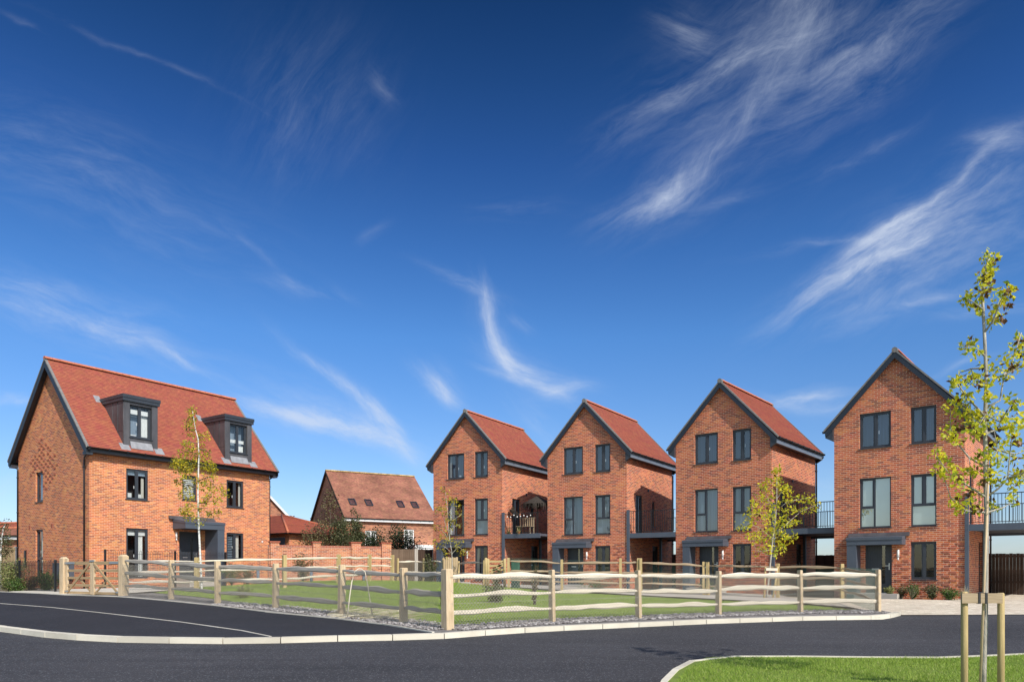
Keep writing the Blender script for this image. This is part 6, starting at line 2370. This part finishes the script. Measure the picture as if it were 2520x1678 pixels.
def build_background():
    # brown roofed house
    X, Y = -13.72, 60.0
    z = gz(X, Y)
    eh = CAMZ + 4.25 - z
    gable_house('brick_house', 'older brick house with weathered brown roof, four roof lights and white window frames', X - 0.25 * .5, Y - .1, z, 60.0, 10.6, 8.2, eh, eh + 4.5, 0.3, 0.15, 'brick_far', 'tile_far',
                [(1.75, 2.75, eh - 2.45, eh - 0.95, 'georgian'), (5.2, 6.15, eh - 2.45, eh - 0.75, 'georgian')], 'white', 'lichen',
                [(1.1, 2.3, 0), (2.55, 2.3, 0), (5.45, 2.3, 1), (6.8, 2.3, 0)])
    bh = bpy.data.objects[[o.name for o in bpy.data.objects if o.get('label', '').startswith('older brick house')][0]]
    lt = MB()
    lt.box(0.004, 1.5, 5.6, 8.15, CAMZ + 1.86 - z, CAMZ + 2.12 - z)
    lt.box(0.06, 1.44, 5.66, 8.09, -0.4, CAMZ + 1.858 - z)
    lt.build('porch', M['white'], bh)
    # garage with hipped roof right of the left house
    gx, gy = -13.4, 43.5
    z = gz(gx, gy)
    ro = empty('garage', (gx, gy, z), -math.radians(36), 'low brick garage with hipped red roof at the right end of the detached house', 'garage')
    eh = CAMZ + (HY - 1313) / F * 44.5 - z
    mb = MB()
    A = 13.0
    B_ = 5.6
    fF = frame((-A, 0, 0), (1, 0, 0), (0, -1, 0))
    fR = frame((0, 0, 0), (0, 1, 0), (1, 0, 0))
    mb.wall(fF, 0, A, -0.5, eh, [])
    mb.wall(fR, 0, B_, -0.5, eh, [])
    mb.wall(frame((0, B_, 0), (-1, 0, 0), (0, 1, 0)), 0, A, -0.5, eh, [])
    mb.wall(frame((-A, B_, 0), (0, -1, 0), (-1, 0, 0)), 0, B_, -0.5, eh, [])
    mb.build('wall', M['brick_l'], ro)
    rb = MB()
    o = 0.3
    rz = eh + 1.55
    e = [(-A - o, -o, eh), (o, -o, eh), (o, B_ + o, eh), (-A - o, B_ + o, eh)]
    r0, r1 = (-A / 2 - 0.6, B_ / 2 + 1.0, rz), (-A / 2 + 0.6, B_ / 2 + 1.0, rz)
    tile_slope(rb, e[0], e[1], r0, r1, 0.12)
    tile_slope(rb, e[1], e[2], r1, r1, 0.12)
    tile_slope(rb, e[2], e[3], r1, r0, 0.12)
    tile_slope(rb, e[3], e[0], r0, r0, 0.12)
    rb.face(e[::-1])
    roof = rb.build('roof', M['tile'], ro)
    for p, q in ((e[0], r0), (e[1], r1), (e[2], r1), (e[3], r0)):
        hb = MB()
        hb.tube([Vector(p) + Vector((0, 0, .03)), Vector(q) + Vector((0, 0, .03))], 0.07, 8)
        hb.build('hip_tiles', M['ridge'], roof)
    gutter(ro, (-A - o, -o - 0.06, eh), (o, -o - 0.06, eh))
    gutter(ro, (o + 0.06, -o, eh), (o + 0.06, B_ + o, eh))
    mb = MB()
    mb.box(-A + 0.3, -0.4, -0.05, -0.003, 0.1, eh - 0.25)
    mb.build('door', M['anth2'], ro)

    # white-verged house behind the garage
    y = 56.0
    p = at(700, 1270, y)
    z = gz(p.x, y)
    q = at(714, 1285, y)
    eh = q.z - z
    g = gable_house('brick_house', 'brick house with white sloping barge board seen behind the garage roof', q.x, y, z, -19, 6.6, 7.0, eh, eh + 4.0, 0.3, 0.2, 'brick_far', 'tile_far')
    fb = MB()
    pz = at(719, 1270, y + 1)
    fb.tube([(pz.x, y + 1, z + 2), (pz.x, y + 1, pz.z)], 0.11, 10)
    fb.tube([(pz.x, y + 1, pz.z - 0.02), (pz.x, y + 1, pz.z + 0.05)], 0.19, 10)
    f_ = fb.build('chimney_flue', M['galv'], None)
    f_.location = (0, 0, 0)
    tag(f_, 'short metal flue pipe with cap standing behind the garage roof', 'flue')

    # far house at the left edge
    y = 52.0
    p = at(-120, 1360, y)
    z = gz(p.x, y)
    gable_house('brick_house', 'partly hidden red roofed house beyond the hedge at the far left edge', at(-300, 1400, 58).x, 58.0, gz(-39, 58), 100, 7.0, 11.5, 2.5, at(0, 1285, 58).z - gz(-39, 58), 0.3, 0.2, 'brick_far', 'tile')
    y = 46
    p = at(-70, 1320, y)
    gable_house('outbuilding', 'low outbuilding with dark red roof behind the birch at the far left', p.x, y, gz(p.x, y), 100, 3.4, 4.6, p.z - gz(p.x, y), p.z - gz(p.x, y) + 0.55, 0.3, 0.2, 'brick_far', 'tile_far')

    # close-boarded fences
    def board_fence(label, p0, p1, top, mat, name='board_fence', postmat='galv', n=None, post=True):
        p0, p1 = Vector(p0), Vector(p1)
        base = Vector((p0.x, p0.y, gz(p0.x, p0.y)))
        d = Vector((p1.x - p0.x, p1.y - p0.y, 0))
        L = d.length
        ro = empty(name, base, math.atan2(d.y, d.x), label, 'fence', None)
        mb = MB()
        x = 0
        dzt = (p1.z - p0.z)
        while x < L - 0.05:
            t = p0.z - base.z + dzt * x / L
            mb.box(x, min(x + 0.118, L), R.uniform(-0.006, 0.006), 0.018 + R.uniform(-0.004, 0.004), -0.4, t + R.uniform(-0.012, 0.012))
            x += 0.124
        mb.build('board_panel', M[mat], ro)
        mb = MB()
        for f in (0.3, 0.92):
            t = p0.z - base.z
            mb.box(0, L, 0.025, 0.07, t * f - 0.04, t * f + 0.04)
        mb.build('batten', M[mat], ro)
        if post:
            for x in (0.0, L):
                mb = MB()
                mb.box(x - 0.05, x + 0.05, -0.03, 0.09, -0.4, p0.z - base.z + dzt * x / L + 0.03)
                mb.build('post', M[postmat], ro)
        return ro
    board_fence('brown close boarded fence panel at the right end of the garden wall', at(960, 1351, 40.2), at(1022, 1351, 41.2), 0, 'fence_b', postmat='slab')
    board_fence('darker close boarded fence panel with grey post, left of the farthest gabled house', at(1026, 1351, 41.3), at(1066, 1352, 42.0), 0, 'fence_d', postmat='slab')
    board_fence('pale close boarded fence behind the birch at the left edge', at(-150, 1343, 38.0), at(39, 1346, 43.0), 0, 'fence_y')
    board_fence('dark board fence across the carport at the right edge', at(2375, 1361.5, 31.6), at(2640, 1361.5, 29.0), 0, 'fence_d', post=False)
    board_fence('dark board gate seen under the balcony, left of the nearest gabled house', at(2005, 1366, 37.0), at(2080, 1364, 35.6), 0, 'fence_d', post=False)
    board_fence('dark low board fence seen under the balcony beside the third gabled house', at(1640, 1364, 42), at(1680, 1363, 41.5), 0, 'fence_d', post=False)

    # brick garden wall with piers
    w0, w1 = at(660, 1340, 36.4), at(960, 1339, 39.3)
    base = Vector((w0.x, w0.y, gz(w0.x, w0.y)))
    d = Vector((w1.x - w0.x, w1.y - w0.y, 0))
    L = d.length
    ro = empty('garden_wall', base, math.atan2(d.y, d.x), 'brick garden wall with capped piers and soldier coping, behind the green', 'wall')
    hw = w0.z - base.z
    mb = MB()
    fr = frame((0, -0.11, 0), (1, 0, 0), (0, -1, 0))
    fk = frame((L, 0.11, 0), (-1, 0, 0), (0, 1, 0))
    mb.wall(fr, 0, L, -0.5, hw - 0.11)
    mb.wall(fk, 0, L, -0.5, hw - 0.11)
    mb.build('wall', M['brick_wall'], ro)
    cb = MB()
    x = 0.0
    while x < L - 0.03:
        cb.box(x + 0.005, min(x + 0.07, L), -0.125, 0.125, hw - 0.11, hw + R.uniform(-0.003, 0.003))
        x += 0.075
    cb.box(0, L, -0.12, 0.12, hw - 0.112, hw - 0.012, 1)
    cb.build('coping', [M['brick_dark'], M['edge']], ro)

    def u_at(px):
        best = min(range(401), key=lambda i: abs((base.x + d.x * i / 400) / (base.y + d.y * i / 400) * F + CX - px))
        return L * best / 400
    for (pa, pb, pt) in ((664, 686, 1331), (768, 787, 1332), (862, 885.5, 1333), (937, 960, 1334)):
        a_, b_ = u_at(pa), u_at(pb)
        yy = base.y + d.y * a_ / L
        ht = CAMZ + (HY - pt) / F * yy - base.z
        pb_ = MB()
        fr2 = frame((0, -0.22, 0), (1, 0, 0), (0, -1, 0))
        pb_.wall(fr2, a_, b_, -0.5, ht - 0.07)
        pb_.wall(frame((a_, 0.22, 0), (0, -1, 0), (-1, 0, 0)), 0, 0.44, -0.5, ht - 0.07)
        pb_.wall(frame((b_, -0.22, 0), (0, 1, 0), (1, 0, 0)), 0, 0.44, -0.5, ht - 0.07)
        pb_.wall(frame((b_, 0.22, 0), (-1, 0, 0), (0, 1, 0)), 0, b_ - a_, -0.5, ht - 0.07)
        pr = pb_.build('pier', M['brick_wall'], ro)
        cp = MB()
        cp.box(a_ - 0.04, b_ + 0.04, -0.26, 0.26, ht - 0.07, ht)
        cp.build('pier_cap', M['brick_dark'], pr)

    # birch at the left edge
    y = 33.0
    cK = cropmap(0, 1260, 7.467)
    tr = cK([(2, 1100), (10, 750), (35, 500), (60, 300), (100, 210)])
    br = [cK([(20, 650), (60, 560), (110, 520)]), cK([(40, 480), (110, 470), (180, 500)]), cK([(60, 300), (130, 260)]), cK([(15, 700), (100, 690), (190, 690)]), cK([(40, 450), (0, 380)])]
    cl = cK([(100, 210), (80, 250), (120, 260), (60, 320), (90, 360), (40, 400), (110, 480), (150, 500), (180, 520), (60, 520), (110, 560), (160, 600), (60, 650), (110, 680), (150, 700), (190, 690), (90, 760), (130, 800), (40, 720), (60, 820), (20, 560), (-40, 480), (-60, 620), (-30, 750)])
    b = Vector(((2 - CX) / F * y, y, 0))
    b.z = gz(b.x, y)
    px_tree('birch_tree', 'small birch with white trunk at the far left edge, behind the railings', 'tree', b, tr, y, br, cl, 0.06, 0.08, M['leaf_m'], M['birch'], 36, 0.26, 0.5)


# ------------------------------------------------------------------ sky, sun, camera
def build_world():
    w = bpy.data.worlds.new('World')
    scene.world = w
    w.use_nodes = True
    t = NT(w.node_tree)
    bg = w.node_tree.nodes['Background']
    sky = t.add('ShaderNodeTexSky', sky_type='NISHITA')
    sky.sun_disc = False
    sky.sun_elevation = SUN_EL
    sky.sun_rotation = math.atan2(SUN.x, SUN.y)
    sky.altitude = 0
    sky.air_density = 1.0
    sky.dust_density = 0.4
    sky.ozone_density = 2.5
    gen = t.add('ShaderNodeTexCoord').outputs['Generated']
    sep = t.add('ShaderNodeSeparateXYZ')
    t.put(sep.inputs[0], gen)
    X, Y, Z = sep.outputs
    Yc = t.math('MAXIMUM', Y, 0.12)
    S = t.math('DIVIDE', X, Yc)
    T = t.math('DIVIDE', Z, Yc)
    # polarised deep-blue air: darker and more saturated with height
    el = t.ramp(Z, [(0.0, (0.66, 0.74, 0.92)), (0.08, (0.62, 0.73, 0.93)), (0.16, (0.515, 0.69, 0.93)), (0.30, (0.375, 0.665, 0.985)), (0.40, (0.25, 0.52, 0.86)), (0.49, (0.158, 0.373, 0.693)), (0.56, (0.109, 0.286, 0.532)), (0.62, (0.073, 0.213, 0.405)), (1.0, (0.06, 0.19, 0.37))])
    # the darkening is that of a polarised sky: strongest away from the sun, weak in the sunward half
    pol = t.maprange(Y, -0.35, 0.35, 0.0, 1.0)
    el = t.mix(pol, (1.25, 1.2, 1.12), el)
    base = t.mix(1.0, sky.outputs[0], el, 'MULTIPLY')
    # cirrus: curved feathered streaks fixed in the sky
    cmb = t.add('ShaderNodeCombineXYZ')
    t.put(cmb.inputs[0], S)
    t.put(cmb.inputs[1], T)
    wn = t.add('ShaderNodeTexNoise')
    wn.inputs['Scale'].default_value = 5.5
    wn.inputs['Detail'].default_value = 5
    t.put(wn.inputs['Vector'], cmb.outputs[0])
    wsep = t.add('ShaderNodeSeparateXYZ')
    t.put(wsep.inputs[0], wn.outputs['Color'])
    S2 = t.math('ADD', S, t.math('MULTIPLY', t.math('SUBTRACT', wsep.outputs[0], 0.5), 0.06))
    T2 = t.math('ADD', T, t.math('MULTIPLY', t.math('SUBTRACT', wsep.outputs[1], 0.5), 0.06))

    total = None
    fam = {}
    for fa in (-75, -45, -20, 5, 30, 60):
        ca, sa = math.cos(math.radians(fa)), math.sin(math.radians(fa))
        v = t.add('ShaderNodeCombineXYZ')
        t.put(v.inputs[0], t.math('MULTIPLY', t.math('ADD', t.math('MULTIPLY', S2, ca), t.math('MULTIPLY', T2, sa)), 5.0))
        t.put(v.inputs[1], t.math('MULTIPLY', t.math('SUBTRACT', t.math('MULTIPLY', T2, ca), t.math('MULTIPLY', S2, sa)), 23.0))
        v.inputs[2].default_value = fa * 0.37
        fam[fa] = t.noise(v.outputs[0], 1.5, 7, 0.68, 0.25)
    sums = {}
    for (px, py, ang, ln, wd, bend, st) in WISPS:
        cx, cy = (px - CX) / F, (HY - py) / F
        ca, sa = math.cos(math.radians(ang)), math.sin(math.radians(ang))
        ds, dt = t.math('SUBTRACT', S2, cx), t.math('SUBTRACT', T2, cy)
        al = t.math('ADD', t.math('MULTIPLY', ds, ca), t.math('MULTIPLY', dt, sa))
        ac = t.math('SUBTRACT', t.math('MULTIPLY', dt, ca), t.math('MULTIPLY', ds, sa))
        aln = t.math('DIVIDE', al, ln / F)
        acn = t.math('DIVIDE', t.math('SUBTRACT', ac, t.math('MULTIPLY', t.math('MULTIPLY', aln, aln), bend / F)), wd / F)
        # one soft edge, one sharper edge
        r2 = t.math('ADD', t.math('POWER', t.math('ABSOLUTE', aln), 2.4), t.math('MULTIPLY', acn, acn))
        f = t.math('MULTIPLY', t.math('EXPONENT', t.math('MULTIPLY', r2, -1.0)), st)
        fa = min(fam, key=lambda q: abs(q - ang))
        sums[fa] = f if fa not in sums else t.math('ADD', sums[fa], f)
    for fa, m_ in sums.items():
        # feathered: thin where the mask is weak, filled where it is strong
        lift = t.math('SUBTRACT', t.math('MULTIPLY', fam[fa], 2.2), t.math('SUBTRACT', 0.86, t.math('MULTIPLY', m_, 0.50)))
        f = t.math('MULTIPLY', t.math('MULTIPLY', m_, t.math('MINIMUM', t.math('MAXIMUM', lift, 0.0), 1.0)), t.maprange(fam[fa], 0.3, 0.75, 0.40, 0.92))
        total = f if total is None else t.math('ADD', total, f)
    cov = t.math('MINIMUM', t.math('MULTIPLY', total, 0.80), 0.75)
    cl = t.mix(cov, base, (4.6, 5.1, 6.0))
    t.put(bg.inputs['Color'], cl)
    bg.inputs['Strength'].default_value = 0.15
    w.cycles.sampling_method = 'MANUAL'
    w.cycles.sample_map_resolution = 256


# photograph position, direction, half length, half width, bend, strength, fibre scale
WISPS = [
    (1695, 75, -30, 80, 44, 0, 0.50), (1720, 190, 27, 190, 24, -10, 0.50), (1970, 40, 62, 150, 95, 0, 0.50), (1815, 320, 52, 200, 36, 12, 0.50), (1600, 500, 24, 125, 30, 12, 0.70), (1640, 480, 30, 170, 60, 0, 0.30), (1660, 450, 52, 90, 22, 0, 0.45), (1790, 488, 12, 100, 14, 0, 0.35),
    (2060, 140, 35, 110, 30, 0, 0.30), (2180, 110, 38, 260, 80, 0, 0.34), (1900, 150, 45, 360, 170, 0, 0.34), (1560, 300, 30, 130, 40, 0, 0.22),
    (2310, 478, 37, 260, 13, 14, 0.62), (2330, 500, 34, 230, 40, 14, 0.35), (2120, 645, 33, 190, 44, 0, 0.55), (2020, 600, 2, 140, 12, -6, 0.55), (2240, 622, 24, 220, 34, 0, 0.48), (2120, 375, 30, 150, 16, 0, 0.30), (2470, 342, 8, 90, 30, 0, 0.65), (2330, 540, 33, 300, 100, 0, 0.36),
    (2240, 763, 16, 150, 16, 0, 0.50), (2440, 765, 10, 130, 18, 0, 0.40), (1990, 720, 36, 140, 30, 0, 0.30), (2250, 700, 20, 300, 70, 0, 0.32),
    (1130, 707, -24, 95, 13, 6, 0.70), (1209, 790, -76, 85, 17, 0, 0.65), (1215, 800, -70, 100, 40, 0, 0.30), (1240, 860, -58, 70, 22, 0, 0.75), (1315, 925, -30, 125, 18, -6, 0.75), (1320, 915, -28, 140, 40, 0, 0.32), (1235, 917, -18, 70, 12, 0, 0.50), (1285, 800, -35, 36, 14, 0, 0.35), (1390, 955, 10, 70, 26, 0, 0.55),
    (1092, 958, -52, 70, 28, 0, 0.80), (1040, 930, -45, 60, 20, 0, 0.35),
    (850, 972, -38, 180, 17, 6, 0.85), (940, 1050, -42, 90, 22, 0, 0.60), (760, 1035, -13, 200, 22, -6, 0.90), (960, 1095, -26, 100, 26, 0, 0.75), (1000, 1120, -40, 60, 20, 0, 0.5),
    (240, 805, -19, 260, 28, -8, 0.50), (430, 880, -33, 110, 13, 0, 0.60), (110, 702, -8, 130, 20, 0, 0.38), (750, 705, -10, 110, 18, 0, 0.36), (610, 605, -44, 110, 11, 0, 0.24), (330, 890, -18, 120, 14, 0, 0.25),
    (30, 978, 2, 70, 20, 0, 0.75), (40, 1180, 30, 110, 50, 0, 0.40), (400, 158, -23.5, 350, 8, 0, 0.22), (40, 50, -25, 60, 8, 0, 0.20), (945, 205, -58, 46, 20, 0, 0.28), (930, 565, 38, 40, 14, 0, 0.25), (1270, 510, 8, 110, 30, 0, 0.22),
    (1990, 975, 4, 110, 18, 0, 0.75), (1930, 990, -20, 80, 14, 0, 0.45), (2060, 1010, 0, 120, 22, 0, 0.35), (2380, 900, 20, 80, 11, 0, 0.45), (2450, 1330, 0, 280, 50, 0, 0.60), (640, 1210, -4, 300, 40, 0, 0.25), (1330, 1050, -50, 120, 40, 0, 0.32), (2000, 1170, 0, 240, 30, 0, 0.35), (760, 250, 75, 180, 160, 0, 0.20), (220, 440, -25, 420, 120, 0, 0.24), (180, 770, -15, 330, 70, 0, 0.34), (760, 1010, -18, 260, 60, 0, 0.28)]


def build_light_camera():
    sd = bpy.data.lights.new('sun', 'SUN')
    sd.energy = 4.7
    sd.angle = math.radians(0.5)
    sd.color = (1.0, 0.945, 0.86)
    so = bpy.data.objects.new('sun', sd)
    so.rotation_euler = (-SUN).to_track_quat('-Z', 'Y').to_euler()
    so.location = (20, -20, 40)
    col.objects.link(so)
    cd = bpy.data.cameras.new('camera')
    cd.sensor_width = 36
    cd.sensor_fit = 'HORIZONTAL'
    cd.lens = F / 2520 * 36
    cd.shift_y = (HY - 839) / 2520
    cd.clip_start = 0.1
    cd.clip_end = 6000
    co = bpy.data.objects.new('camera', cd)
    co.location = (0, 0, CAMZ)
    co.rotation_euler = (math.radians(90), 0, 0)
    col.objects.link(co)
    scene.camera = co


build_world()
build_light_camera()
build_ground()
build_left_house()
build_right_houses()
build_background()
build_fences()
build_gate()
build_trees()
scene.view_settings.view_transform = 'Standard'
scene.view_settings.look = 'None'
scene.view_settings.exposure = 0
scene.view_settings.gamma = 1
scene.cycles.max_bounces = 8
scene.cycles.transparent_max_bounces = 16
